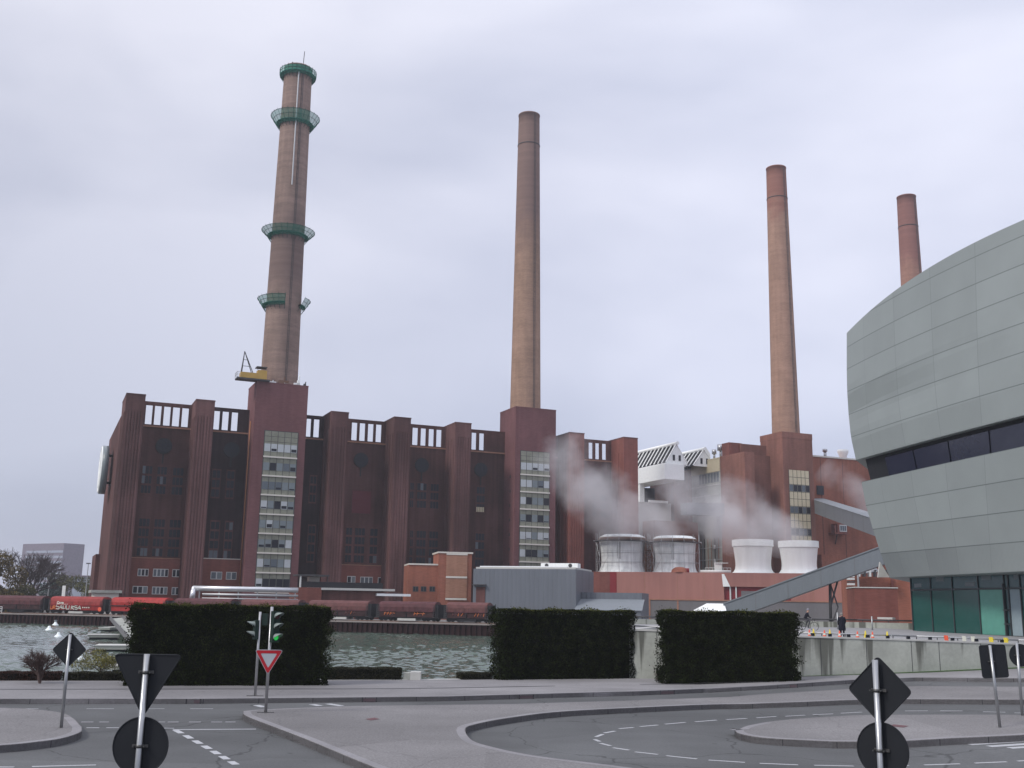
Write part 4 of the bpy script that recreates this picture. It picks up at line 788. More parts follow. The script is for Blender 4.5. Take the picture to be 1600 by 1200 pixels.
# cooling towers
def ctower(x0, x1, ytop, ybot, old, label, yy):
    n = -9.5; s0, zt = PW.at(x0, yy, n); s1, _ = PW.at(x1, yy, n); r = (s1 - s0) / 2; c = PW.W((s0 + s1) / 2, n, 0); zt = PW.z((x0 + x1) / 2, ytop, n + r); t_ = thing('cooling_tower', label, 'cooling tower', (c[0], c[1], zp), 'cooling towers on the pink hall'); H = zt - zp
    if old:
        mb = MB(); mb.lathe((c[0], c[1], zp), [(r * 1.08, 0), (r * 1.07, .15), (r * .98, .7), (r * .93, 1.6), (r * .91, 2.8), (r * .93, 4.2), (r * .98, H * .80), (r * .98, H * .81)], 48); mb.lathe((c[0], c[1], zp), [(r * .9, H * .8), (r * .9, H * .85)], 48, 'soot_black'); mb.build('shell', 'tower_old', t_)
        mb = MB(); mb.lathe((c[0], c[1], zp), [(r * .9, H * .845), (r * 1.04, H * .85), (r * 1.04, H * .92), (r * .96, H * .95), (r * .80, H), (r * .74, H), (r * .74, H * .8)], 48, ms=['rust', 'rust', 'tower_old', 'tower_old', 'soot_black', 'soot_black']); mb.build('rim', 'tower_old', t_)
        for k, z in enumerate((.27, .52)): MB().lathe((c[0], c[1], zp + H * z), [(r * .94, -.03), (r * .955, 0), (r * .94, .03)], 48).build('hoop', 'galv', t_)
        sc = MB(); nn_ = 14
        for k in range(nn_):
            t = 2 * math.pi * k / nn_; d = np.array([math.cos(t), math.sin(t), 0]); B = np.array([c[0], c[1], zp])
            sc.tube(B + d * (r * 1.15), B + d * (r * 1.15) + (0, 0, H * 1.04), .055, 5); sc.tube(B + d * (r * 1.02) + (0, 0, H * .82), B + d * (r * 1.27) + (0, 0, H * .84), .05, 4)
            t2 = 2 * math.pi * (k + 1) / nn_; d2 = np.array([math.cos(t2), math.sin(t2), 0])
            if k % 7 in (0, 6, 1): sc.tube(B + d * (r * 1.15), B + d2 * (r * 1.15) + (0, 0, H * .4), .04, 4); sc.tube(B + d2 * (r * 1.15) + (0, 0, H * .4), B + d * (r * 1.15) + (0, 0, H * .8), .04, 4)
        for z in (.28, .55, .82): sc.lathe((c[0], c[1], zp + H * z), [(r * 1.14, 0), (r * 1.155, .03), (r * 1.14, .06)], 40)
        sc.lathe((c[0], c[1], zp + H * .82), [(r * 1.04, 0), (r * 1.2, 0), (r * 1.2, .12), (r * 1.04, .12)], 40, 'dark_steel'); sc.build('scaffold', 'rust' if False else 'galv', t_)
        st = MB()
        for a in (rad(-108), rad(-103), rad(-101)):
            for k in range(8): z0 = H * (.8 - .07 * k); p = lambda z: np.array([c[0] + r * .975 * math.cos(a) * (1 if z > 5 else .975), c[1] + r * .975 * math.sin(a), zp + z])
            st.tube(p(H * .80), p(H * .35), .028, 4)
        st.build('stain', 'dark_steel', t_)
    else:
        mb = MB(); mb.lathe((c[0], c[1], zp), [(r * 1.10, 0), (r * 1.08, .15), (r * .96, .5), (r * .88, 1.1), (r * .855, 1.9), (r * .86, 2.8), (r * .90, H * .6), (r * .945, H * .79), (r * .95, H * .80)], 56, sm=True); mb.build('shell', 'tower_white', t_)
        mb = MB(); mb.lathe((c[0], c[1], zp), [(r * .96, H * .80), (r * 1.0, H * .805), (r * 1.0, H), (r * .97, H), (r * .97, H * .8), (.1, H * .7)], 56, ms=['tower_white'] * 3 + ['soot_black'] * 2, sm=False); mb.build('collar', 'tower_white', t_)
    return c, zt, r
cts = [ctower(937, 1008, 833.5, 891, 1, 'weathered white cooling tower with rust streaks, leftmost of four', 850), ctower(1020, 1088, 836, 892, 1, 'weathered white cooling tower inside scaffolding, second from the left', 850),
       ctower(1143.5, 1208.5, 842, 894, 0, 'clean white cooling tower with a smooth collar, third from the left', 848), ctower(1215.5, 1279.5, 844, 895, 0, 'clean white cooling tower with a smooth collar, rightmost of four', 850)]
# gear on the pink hall roof
ug = thing('pipework', 'white railings and pipes on the pink hall roof between the cooling tower pairs', 'pipework', PW.W(PW.s(1125, 890), -6, zp)); mb = MB()
sA_, sB_ = PW.s(1102, 890, -6), PW.s(1142, 890, -6)
for z in (.6, 1.2): mb.tube(PW.W(sA_, -6, zp + z), PW.W(sB_, -6, zp + z), .06, 5)
for k in range(8): s = sA_ + (sB_ - sA_) * k / 7; mb.tube(PW.W(s, -6, zp), PW.W(s, -6, zp + 1.2), .05, 5)
mb.box(PW, sA_ + 2, sA_ + 3.6, -5.2, -6, zp, zp + 2.3); mb.tube(PW.W(sA_ + 2.2, -5, zp + 2.2), PW.W(sB_ - .5, -5, zp + 2.2), .1, 6); mb.tube(PW.W(sA_ - 1, -4.8, zp + .35), PW.W(sB_, -4.8, zp + .35), .35, 8); mb.build('railing', 'white_frame', ug)
mb = MB(); s = PW.s(1062, 892, -1.5); mb.lathe(PW.W(s, -1.6, zp), [(1.9, 0), (1.7, .6), (1.0, 1.1), (.1, 1.2)], 14); mb.tube(PW.W(s + 1.6, -1.2, zp), PW.W(s + 1.6, -1.2, zp + .9), .5, 8, 'dark_red'); mb.build('roof_hood', 'brick_orange', ug)
# steel frame between cooling towers one and two
sf = thing('steel_frame', 'rusty steel stair frame standing between the two weathered cooling towers', 'stair frame', PW.W(PW.s(1014, 890, -9), -9, zp)); mb = MB(); s0, s1 = PW.s(1009, 870, -9), PW.s(1021, 870, -9)
for s in (s0, s1):
    for n in (-8, -10.5): mb.tube(PW.W(s, n, zp), PW.W(s, n, zp + 7.6), .1, 5)
for k in range(5):
    z = zp + .8 + k * 1.4; mb.box(PW, s0, s1, -8, -10.5, z, z + .12); mb.tube(PW.W(s0, -8, z), PW.W(s1, -8, z + 1.4), .07, 5); mb.tube(PW.W(s0, -8, z + 1), PW.W(s1, -8, z + 1), .05, 5)
mb.build('frame', 'rust', sf)
# grey corrugated hall
P1 = YP(738, 972, 213.); P2 = YP(901, 974, 207.); HF = two(P1, P2); LH = HF.s(900, 930); zh = HF.z(820, 889)
gh = thing('corrugated_hall', 'tall windowless grey corrugated hall behind the middle hedge', 'hall', HF.W(LH / 2, 0, 1.1)); mb = MB(); mb.box(HF, 0, LH, 0, -16, 1, zh); mb.build('cladding', 'grey_sheet', gh)
mb = MB(); mb.hexa([HF.W(-1.0, -1.5, zh), HF.W(0, 0, zh), HF.W(0, -16, zh), HF.W(-1.0, -16, zh)] + [HF.W(-1.0, -1.5, zh) + (0, 0, .01), HF.W(0, 0, zh + .01), HF.W(0, -16, zh + .01), HF.W(-1, -16, zh + .01)]) if False else mb.box(HF, .4, LH - .2, -.3, -15, zh + .004, zh + .35); mb.build('roof_edge', 'concrete_light', gh)
s0, s1 = HF.s(744, 930), HF.s(758, 930); mb = MB(); mb.box(HF, s0, s1, .1, .003, 1.2, HF.z(750, 917)); mb.build('roller_door', 'brick_dark', gh)
MB().box(HF, s0 - .6, s1 + .2, .9, .003, HF.z(750, 914.5), HF.z(750, 913)).build('door_canopy', 'dark_steel', gh)
s0, s1 = HF.s(847, 885, -5), HF.s(918, 887, -5); rv = thing('rooftop_unit', 'white rooftop ventilation unit on the grey corrugated hall', 'ventilation unit', HF.W((s0 + s1) / 2, -5, zh + .35)); mb = MB(); mb.box(HF, s0, min(s1, LH - .6), -4, -6.5, zh + .354, zh + 1.3)
mb.build('casing', 'white_paint', rv); mb = MB()
for s in (s0 + 1.2, s0 + 6): mb.disc(HF.W(s, -3.98, zh + .85), HF.n, .38, .1, 14)
mb.build('fan', 'dark_steel', rv)
mb = MB(); n = -.9; mb.box(HF, .8, LH * .9, -1.6, -2.4, zh + .354, zh + .6); mb.build('roof_trunking', 'white_roof', gh)
# lean-to
s0, s1, s2 = LH + .02, HF.s(1000, 930), HF.s(1004, 955); lt = thing('lean_to', 'grey lean-to shed with a sloping roof right of the corrugated hall', 'shed', HF.W((s0 + s1) / 2, 0, 1.1)); mb = MB(); zu, zl, zb2 = HF.z(950, 926, -4), HF.z(950, 936, -2.8), HF.z(950, 953, 1.5)
mb.box(HF, s0, s1 - .3, -4, -12, 1, zu); mb.box(HF, s0, s2, 1.3, -3.99, 1, zb2 - .15); mb.build('wall', 'grey_sheet', lt)
mb = MB(); mb.hexa([HF.W(s0, 1.6, zb2 - .12), HF.W(s2 + .2, 1.6, zb2 - .12), HF.W(s1 + .2, -3.98, zl - .14), HF.W(s0, -3.98, zl - .14), HF.W(s0, 1.6, zb2), HF.W(s2 + .2, 1.6, zb2), HF.W(s1 + .2, -3.98, zl), HF.W(s0, -3.98, zl)]); mb.build('roof', 'lean_roof', lt)
# orange brick annex with little tower
AF = two(YP(638, 930, 215), YP(736, 930, 217.5)); s0, s1, s2, s3, s4 = [AF.s(x, 900) for x in (638, 684, 696, 729, 736)]
oa = thing('brick_annex', 'bright orange brick annex with a stubby tower left of the grey hall', 'annex', AF.W((s0 + s4) / 2, 0, 1.1)); mb = MB(); zA = AF.z(665, 883); zB = AF.z(710, 865)
mb.box(AF, s0, s1, 0, -9, 1, zA); mb.build('low_wing', 'brick_orange', oa); mb = MB(); mb.box(AF, s1, s4, .6, -8, 1, zB); mb.build('tower', 'brick_orange', oa)
mb = MB(); mb.box(AF, s0, s1, .15, -9, zA + .004, zA + .3); mb.box(AF, s1 - .2, s4 + .2, .8, -8.2, zB + .004, zB + .3); mb.build('coping', 'sill_white', oa)
tp = MB(); tp.box(AF, s2, s3, .7, .603, AF.z(710, 934), AF.z(710, 868), 'brick_tan')
for y in (866, 902, 936): z = AF.z(710, y); tp.box(AF, s2, s3, .78, .71, z - .18, z + .18, 'sill_white')
tp.build('tower_panel', 'brick_tan', oa)
for x in (645, 657.5, 671): whitewin(x, x + 8.5, 916, 924.5, AF, 0, oa, 2, ('dim_glass',), 'panel_seam')
# low brick block with flat roofs and railing
LF = two(YP(465, 930, 200), YP(616, 930, 207)); s0, s1, s2, s3 = [LF.s(x, 920) for x in (465, 502, 600, 616)]
lb = thing('low_brick_block', 'low brown brick block with a black balustrade and pale roof edge behind the train', 'annex', LF.W((s0 + s2) / 2, 0, 1.1)); zr = LF.z(540, 920)
mb = MB(); mb.box(LF, s0, s1, .4, -8, 1, zr + .1); mb.box(LF, s1, s2, -.4, -8, 1, zr - .3, 'brick_dark'); mb.build('wall', 'brick_red', lb); mb = MB(); mb.box(LF, s1 - .1, s3, .5, -8, zr - .28, zr + .12); mb.build('roof_edge', 'concrete_light', lb)
mb = MB(); mb.box(LF, LF.s(472, 915), LF.s(598, 915), .1, -.1, zr + .124, LF.z(540, 910)); mb.build('balustrade', 'soot_black', lb)
mb = MB(); zc_ = LF.z(480, 900); mb.box(LF, LF.s(466, 900), LF.s(514, 900), .4, -5, zc_, zc_ + .3); mb.tube(LF.W(LF.s(470, 900), 0, zr), LF.W(LF.s(470, 900), 0, zc_), .18, 6, 'white_frame'); mb.tube(LF.W(LF.s(512, 900), 0, zr), LF.W(LF.s(512, 900), 0, zc_), .1, 6); mb.build('canopy', 'dark_steel', lb)
mb = MB(); mb.box(LF, LF.s(487, 905), LF.s(503, 905), -2, -4, zr, LF.z(495, 901, -2)); mb.build('control_cabin', 'sill_white', lb)
MB().box(LF, s3 - 3.5, LF.s(641, 925), .4, -1.5, zr - 1.2, zr - .75).build('side_roof', 'white_roof', lb)
# insulated pipes
PF = two(YP(303, 930, 193), YP(466, 930, 198)); pp = thing('pipe_bridge', 'silver insulated pipes on posts in front of the first tower', 'pipes', PF.W(PF.s(380, 925), 0, 1.1)); mb = MB(); z1, z2 = PF.z(400, 921), PF.z(400, 930)
sL, sR = PF.s(303, 920), PF.s(466, 920)
mb.tube(PF.W(sL, 0, z1), PF.W(sR, 0, z1), .48, 12); mb.lathe(PF.W(sL, 0, z1), [(.48, 0), (.34, .34), (0, .48)], 12); mb.tube(PF.W(sL, 0, z1), PF.W(sL - .3, 0, z1 - 2.4), .48, 12); mb.build('pipe', 'silver', pp)
mb = MB(); mb.tube(PF.W(sL + 1.5, .5, z2), PF.W(sR, .5, z2), .22, 8); mb.tube(PF.W(sL + 1.5, .5, z2 - .7), PF.W(sR, .5, z2 - .7), .16, 8); mb.build('pipe', 'galv', pp)
for k in range(6): s = sL + 1 + k * (sR - sL - 1.5) / 5; MB().tube(PF.W(s, .1, 1.1), PF.W(s, .1, z1), .13, 6).build('post', 'galv', pp)

# ================================================================ conveyors
def beam(name, label, A, B, wd, h, mt='conveyor_sheet', pitch=5.0):
    t_ = thing(name, label, 'conveyor', A); A = np.array(A); B = np.array(B); F = two(A, B); L = float((B - A) @ F.e); mb = MB()
    q = lambda s, n, k: F.W(s, n, A[2] + (B[2] - A[2]) * s / L + k)
    mb.hexa([q(0, wd / 2, -h), q(L, wd / 2, -h), q(L, -wd / 2, -h), q(0, -wd / 2, -h), q(0, wd / 2, 0), q(L, wd / 2, 0), q(L, -wd / 2, 0), q(0, -wd / 2, 0)]); mb.build('casing', mt, t_)
    mb = MB(); mb.hexa([q(0, wd / 2 + .12, -.12), q(L, wd / 2 + .12, -.12), q(L, -wd / 2 - .12, -.12), q(0, -wd / 2 - .12, -.12), q(0, wd / 2 + .12, .06), q(L, wd / 2 + .12, .06), q(L, -wd / 2 - .12, .06), q(0, -wd / 2 - .12, .06)]); mb.build('roof', 'lean_roof', t_)
    s = pitch
    while s < L: MB().box(F, s, s + .05, wd / 2 + .02, wd / 2 + .002, q(s, 0, -h)[2] + .05, q(s, 0, -.15)[2]).build('seam', 'grey_base', t_); s += pitch
    return t_, F, q
A = YP(1133, 943, 158); B = YP(1376, 855, 150); d = B - A; cv, CF, cq = beam('conveyor_bridge', 'long grey conveyor bridge climbing from behind the right hedge into the pavilion', A, A + d * 1.12, 3.0, 2.55, pitch=4.6)
tr = thing('trestle', 'dark steel trestle under the rising grey conveyor bridge', 'trestle', YP(1303, 965, 153)); mb = MB()
a, b = YP(1297, 962, 153), YP(1297, 905, 153); c, e_ = YP(1310, 962, 153), YP(1310, 903, 153)
mb.tube((a[0], a[1], 1.5), b, .22, 8); mb.tube(b + (0, 0, -.2), e_ + (0, 0, -.2), .13, 6); mb.tube((a[0], a[1], 4.2), e_, .13, 6); mb.tube((c[0], c[1], 4.6), (a[0], a[1], 1.8), .1, 6); mb.tube(b + (0, 0, -.6), (c[0], c[1], 4.6), .1, 6)
mb.build('steel_legs', 'dark_steel', tr)
P = YP(1078, 957, 156); P2 = YP(1134, 957, 156); F = two(P, P2); L = F.s(1134, 950); wt = thing('tent_roof', 'white pitched roof at the foot of the grey conveyor bridge', 'shelter', F.W(L / 2, 0, 1.2)); z0, z1 = F.z(1080, 957), F.z(1120, 943); s1 = F.s(1108, 943)
mb = MB(); q = lambda s, n, z: F.W(s, n, z)
mb.hexa([q(0, 1.5, z0 - .3), q(L, 1.5, z0 - .3), q(L, -4, z0 - .3), q(0, -4, z0 - .3), q(s1, -1, z1), q(L, -1, z1), q(L, -2, z1), q(s1, -2, z1)]); mb.build('roof', 'white_paint', wt); MB().box(F, .3, L - .1, 1.3, -3.8, 1.1, z0 - .31).build('wall', 'grey_base', wt)
P_ = FAC.W(FAC.s(1276, 783, 3), 3, FAC.z(1276, 779, 3)); Q_ = YP(1360, 805, 226.); dq = Q_ - P_
beam('conveyor_bridge', 'grey conveyor bridge sloping down to the right in front of the orange brick wing', P_, P_ + dq * 1.35, 3.4, 3.5, pitch=9)
P_ = FAC.W(FAC.s(1068, 786, -4), -4, FAC.z(1068, 786, -4)); Q_ = FAC.W(FAC.s(1170, 789, -4), -4, FAC.z(1170, 789, -4)); beam('conveyor_bridge', 'level grey conveyor bridge crossing in front of the pale concrete block, half veiled by steam', P_, Q_, 3, 3.0, pitch=8)
# right of the pink hall: brick block, orange band, racks
RF = two(YP(1337, 960, 140), YP(1425, 960, 139)); bb = thing('brick_block', 'plain brown brick block right of the pink hall behind the terrace parapet', 'building', RF.W(4, 0, 1.1))
mb = MB(); mb.box(RF, 0, RF.s(1403, 940), 0, -6, 1, RF.z(1370, 919)); mb.build('wall', 'brick_red', bb); MB().box(RF, -.1, RF.s(1403, 940) + .1, .1, -6, RF.z(1370, 919) + .004, RF.z(1370, 919) + .14).build('coping', 'concrete_light', bb)
RG = two(YP(1332, 950, 175), YP(1430, 950, 174)); bo = thing('orange_block', 'orange brick block above and behind the plain brown one beside the pavilion glass', 'building', RG.W(8, 0, 1.1)); MB().box(RG, 0, 22, 0, -8, 1, RG.z(1370, 901)).build('wall', 'brick_orange', bo)
mb = MB(); mb.box(RG, RG.s(1393, 930), RG.s(1393, 930) + .4, .3, .003, 1, RG.z(1370, 903)); mb.build('downpipe', 'brick_red', bo)
rk = thing('pipe_rack', 'grey pipe rack and stacked louvres right of the pink hall', 'pipe rack', RG.W(-.4, 2, 1.1)); mb = MB(); s0, s1 = RG.s(1325, 915, 3), RG.s(1336, 915, 3)
for k in range(9):
    z = RG.z(1330, 931, 3) + k * .42; mb.box(RG, s0, s1, 3, 2.2, z, z + (.2 if k % 2 else .3), 'white_frame' if k in (4, 6, 7) else 'dark_steel')
mb.build('louvres', 'dark_steel', rk); mb = MB(); zq = RG.z(1350, 899, 2)
for k in range(3): mb.tube(RG.W(s0 + .4, 2.2 - k * .6, zq + .2 * k), RG.W(RG.s(1372, 895, 2), 2.2 - k * .6, zq + .75 + .2 * k), .16, 8)
for k in range(7): s = s0 + 1 + k * .85; mb.box(RG, s, s + .3, 2.4, 1.2, zq - .2, zq + .9, 'white_frame' if k % 2 else 'dark_steel')
mb.tube(RG.W(s1 + .6, 2.6, 1.1), RG.W(s1 + .6, 2.6, zq), .16, 6); mb.build('pipes', 'galv', rk)
s = RG.s(1338, 955, 4); MB().box(RG, s - .25, s + .35, 2.9, 2.5, 1.1, RG.z(1338, 950, 3)).build('white_cabinet', 'white_paint', rk)
P = YP(1370, 895, 150); wk = thing('white_gusset', 'pale steel end plate of the conveyor meeting the pavilion underside', 'panel', P); a, b, c = YP(1375, 878, 118), YP(1372, 902, 118), YP(1390, 902, 118)
mb = MB(); mb.prism([(0, 0), (1, 0), (0, 1)], 0, 1) if False else None
for k in (0,): 
    v = [a, b, c]; mb.face([*v]); mb.face([p + (0, .3, 0) for p in v[::-1]])
    for i in range(3): mb.face([v[i], v[i] + (0, .3, 0), v[(i + 1) % 3] + (0, .3, 0), v[(i + 1) % 3]])
mb.build('plate', 'concrete_light', wk)
MB().box(FAC, FAC.s(1284, 880, 5), FAC.s(1313, 880, 5), 5, .1, 1, FAC.z(1298, 867, 5)).build('red_annex', 'brick_orange', ts)

# ================================================================ pavilion
ROW = [((1390, 903), (1600, 893), 80.0), ((1376, 865), (1600, 846), 79), ((1364, 827), (1600, 797), 78), ((1353, 790), (1600, 747), 77.1), ((1346, 753), (1600, 697), 76.3), ((1337.5, 719), (1600, 649), 75.6), ((1329.5, 683), (1600, 599), 75.2), ((1326, 648), (1600, 549), 75), ((1323.7, 612), (1600, 504), 75), ((1323, 577), (1600, 457), 75), ((1323, 543), (1600, 412), 75)]
RL, RR = [], []
for (l, r, Y) in ROW: R_ = YP(*r, Y); RR.append(R_); RL.append(G(*l, R_[2]))
for k in range(2): RL.append(2 * RL[-1] - RL[-2]); RR.append(2 * RR[-1] - RR[-2])
RL, RR = np.array(RL), np.array(RR); print('PAV', np.round(RL, 1).tolist(), np.round(RR, 1).tolist())
SN = np.array([(RR[4] - RL[4])[1], -(RR[4] - RL[4])[0], 0]); SN /= np.linalg.norm(SN)
def rowp(s, v):
    k = int(min(max(v, 0), 11.999)); f = v - k; l = RL[k] * (1 - f) + RL[k + 1] * f; r = RR[k] * (1 - f) + RR[k + 1] * f
    b = .12 + .10 * max(0, v - 4); return l + (r - l) * s + SN * b * 4 * s * (1 - s)
def vtop(s): return 10.67 + 1.9 * s - 1.02 * s * s if s < .93 else 10.67 + 1.9 * .93 - 1.02 * .93 ** 2
def proj(P):
    p = np.array(P) - C0; return 800 + FPX * (p @ cR) / (p @ cF), 600 - FPX * (p @ cU) / (p @ cF)
def s_at_x(x, v):
    lo, hi = -.1, 1.6
    for _ in range(40):
        m_ = (lo + hi) / 2
        if proj(rowp(m_, v))[0] < x: lo = m_
        else: hi = m_
    return lo
cols = [0] + [s_at_x(x, 4) for x in (1375, 1423, 1477, 1538)]; w4 = cols[-1] - cols[-2]; cols += [cols[-1] + w4 * (k + 1) for k in range(8)]; print('cols', np.round(cols, 3), w4)
m = mat('pavilion_panel', (.248, .276, .273), .5, .0, var=.04, scale=.25, spec=.4); t = m.node_tree; b = t.nodes['Principled BSDF']; last = b.inputs['Base Color'].links[0].from_socket
uv = N(t, 'ShaderNodeUVMap', uv_map='UVMap'); sp = N(t, 'ShaderNodeSeparateXYZ'); t.links.new(uv.outputs[0], sp.inputs[0])
def edge(sock, w_):
    f = N(t, 'ShaderNodeMath', operation='FRACT'); t.links.new(sock, f.inputs[0]); s_ = N(t, 'ShaderNodeMath', operation='SUBTRACT', inp={1: .5}); t.links.new(f.outputs[0], s_.inputs[0]); a_ = N(t, 'ShaderNodeMath', operation='ABSOLUTE'); t.links.new(s_.outputs[0], a_.inputs[0]); g_ = N(t, 'ShaderNodeMath', operation='GREATER_THAN', inp={1: .5 - w_}); t.links.new(a_.outputs[0], g_.inputs[0]); return g_
e1 = edge(sp.outputs['X'], .006); e2 = edge(sp.outputs['Y'], .017); mxm = N(t, 'ShaderNodeMath', operation='MAXIMUM')
e1s = N(t, 'ShaderNodeMath', operation='MULTIPLY', inp={1: .45}); t.links.new(e1.outputs[0], e1s.inputs[0]); t.links.new(e1s.outputs[0], mxm.inputs[0]); t.links.new(e2.outputs[0], mxm.inputs[1])
fl = N(t, 'ShaderNodeVectorMath', operation='FLOOR'); t.links.new(uv.outputs[0], fl.inputs[0]); wn_ = N(t, 'ShaderNodeTexWhiteNoise', noise_dimensions='2D'); t.links.new(fl.outputs[0], wn_.inputs['Vector'])
mr = N(t, 'ShaderNodeMapRange', inp={'To Min': .95, 'To Max': 1.05}); t.links.new(wn_.outputs['Value'], mr.inputs[0])
m1 = N(t, 'ShaderNodeMixRGB', blend_type='MULTIPLY', inp={'Fac': 1.}); t.links.new(last, m1.inputs['Color1']); t.links.new(mr.outputs[0], m1.inputs['Color2'])
m2 = N(t, 'ShaderNodeMixRGB', inp={'Color2': (.13, .15, .15, 1)}); t.links.new(mxm.outputs[0], m2.inputs['Fac']); t.links.new(m1.outputs[0], m2.inputs['Color1']); t.links.new(m2.outputs[0], b.inputs['Base Color'])
plain('pavilion_glass', (.020, .024, .045), .12, spec=.6)
pv = thing('pavilion', 'large grey metal clad pavilion with a curved roofline and a dark window band', 'pavilion', (RL[0] + RR[0]) / 2 * (1, 1, 0) + (0, 0, 2.3))
BD = np.array([.45, .89, 0]); SS = [k * .03 for k in range(0, 61)]
def shell(name, vlo, vhi, nv, mt, inset=0., s0=0., depth=32):
    S = [max(s, s0) for s in SS]; me_v = []; fc = []; uvs = []; nS = len(S)
    for i in range(nv + 1):
        for s in S:
            v = vlo + (vhi(s) - vlo) * i / nv; me_v.append(rowp(s, v) - SN * inset); uvs.append((float(np.interp(s, cols, range(len(cols)))), v))
    nb = len(me_v); me_v += [p + BD * depth for p in me_v]; uvs += [(.5, .5)] * nb; idx = lambda i, j: i * nS + j
    for i in range(nv):
        for j in range(nS - 1):
            q = (idx(i, j), idx(i, j + 1), idx(i + 1, j + 1), idx(i + 1, j)); fc.append(q); fc.append(tuple(nb + x for x in q[::-1]))
    for j in range(nS - 1): fc.append((idx(0, j + 1), idx(0, j), nb + idx(0, j), nb + idx(0, j + 1))); fc.append((idx(nv, j), idx(nv, j + 1), nb + idx(nv, j + 1), nb + idx(nv, j)))
    for i in range(nv): fc.append((idx(i, 0), idx(i + 1, 0), nb + idx(i + 1, 0), nb + idx(i, 0))); fc.append((idx(i + 1, nS - 1), idx(i, nS - 1), nb + idx(i, nS - 1), nb + idx(i + 1, nS - 1)))
    loc = np.array(LOC[pv.name]); me = bpy.data.meshes.new(name); me.from_pydata([tuple(p - loc) for p in me_v], [], fc); ul = me.uv_layers.new(name='UVMap')
    front = nv * (nS - 1) * 2
    for p in me.polygons:
        isf = p.index < front and p.index % 2 == 0
        for li in p.loop_indices: ul.data[li].uv = uvs[me.loops[li].vertex_index] if isf else (.5, .5)
    me.materials.append(MATS[mt]); me.update(); o = bpy.data.objects.new(name, me); COL.objects.link(o); o.parent = pv; return o
shell('lower_cladding', 0, lambda s: 4, 8, 'pavilion_panel'); shell('upper_cladding', 5, vtop, 14, 'pavilion_panel')
shell('window_recess', 3.9, lambda s: 5.1, 1, 'black', inset=.6, s0=.03, depth=28)
band = MB(); gl = []
sg = [s_at_x(x, 4.5) for x in (1379, 1423, 1477, 1540)] + [1.0, 1.25, 1.5]
for a, b_ in zip(sg[:-1], sg[1:]):
    q = [rowp(a + .004, 3.98) - SN * .35, rowp(b_ - .004, 3.98) - SN * .35, rowp(b_ - .004, 4.82) - SN * .35, rowp(a + .004, 4.82) - SN * .35]
    w_ = MB(); w_.face(q, 'pavilion_glass'); w_.face([p - SN * .08 for p in q[::-1]], 'pavilion_glass'); w_.build('window', 'pavilion_glass', pv)
BL, BR = G(1427, 987, 2.3), G(1600, 995, 2.3); GF = two(BL, BR); zh_ = float(RL[0][2]) + .1; Lg = float((BR - BL) @ GF.e)
plain('teal_dark', (.010, .075, .065), .12, spec=.6); plain('teal_light', (.10, .30, .24), .2, spec=.5); plain('teal_mid', (.03, .09, .10), .15, spec=.6); plain('mullion', (.07, .08, .085), .4, .5); plain('door_pane', (.26, .33, .36), .3)
lobby = MB(); lobby.box(GF, 0.05, Lg + 30, -.25, -18, 2.0, zh_ + .3); lobby.build('lobby_core', 'teal_mid', pv)
xs = [1427.5, 1458.5, 1492.5, 1533.5, 1574.5, 1581]; ss = [GF.s(x, 990) for x in xs] + [Lg + k * 2.4 for k in range(8)]; zt_ = GF.z(1500, 921)
for i in range(len(ss) - 1):
    a, b_ = ss[i], ss[i + 1]; kind = ('teal_dark', 'teal_dark', 'teal_dark', 'teal_light', 'teal_mid', 'door_pane', 'teal_dark', 'teal_light')[min(i, 7)]
    p = MB(); p.box(GF, a + .06, b_ - .06, -.05, -.12, 2.35, zt_ - .06, kind); p.box(GF, a + .06, b_ - .06, -.05, -.12, zt_ + .1, zh_, 'teal_mid')
    if b_ - a > 1: f = .35 + .4 * rng.random(); p.box(GF, a + (b_ - a) * (f - .22), a + (b_ - a) * (f + .15), -.03, -.049, zt_ + .25 + .5 * (i % 2), zt_ + .6 + .5 * (i % 2), 'half_glass')
    p.build('glass_pane', kind, pv); MB().box(GF, a - .05, a + .05, .04, -.13, 2.3, zh_).build('mullion', 'mullion', pv)
MB().box(GF, ss[0], ss[-1], .05, -.04, zt_ - .05, zt_ + .09).build('transom', 'mullion', pv); MB().box(GF, ss[0], ss[-1], .06, -.14, 2.25, 2.35).build('sill_rail', 'mullion', pv)
MB().box(GF, ss[4] + .1, ss[4] + .22, .3, .18, 2.3, zt_ + .4).box(GF, ss[4], ss[5], .3, .06, 4.3, 4.4).box(GF, ss[4], ss[5], .3, .06, 3.2, 3.3).build('door_frame', 'mullion', pv)

# ================================================================ goods train
WB = [-14, -4.3, 9.3, 23.0, 36.6, 50.2, 63.4, 76.4, 88.3, 97.2]
wlab = ['dark maroon hopper wagon with faded white lettering at the left edge of the train', 'dark maroon hopper wagon behind the willow, left of the graffiti wagon', 'red hopper wagon covered in white and orange graffiti', 'plain bright red hopper wagon right of the graffiti wagon', 'dull maroon hopper wagon behind the left end of the big hedge', 'dusty pink topped hopper wagon rising behind the traffic light hedge', 'dusty pink topped hopper wagon above the right half of the big hedge', 'maroon hopper wagon with orange scrawl right of the big hedge', 'maroon hopper wagon at the right end of the train beside the grey hall']
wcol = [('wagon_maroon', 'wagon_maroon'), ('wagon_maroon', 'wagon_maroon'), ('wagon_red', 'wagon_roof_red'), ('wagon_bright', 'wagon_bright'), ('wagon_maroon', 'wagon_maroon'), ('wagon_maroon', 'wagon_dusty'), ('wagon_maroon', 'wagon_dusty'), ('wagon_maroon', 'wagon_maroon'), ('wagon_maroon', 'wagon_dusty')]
TN = -2.4
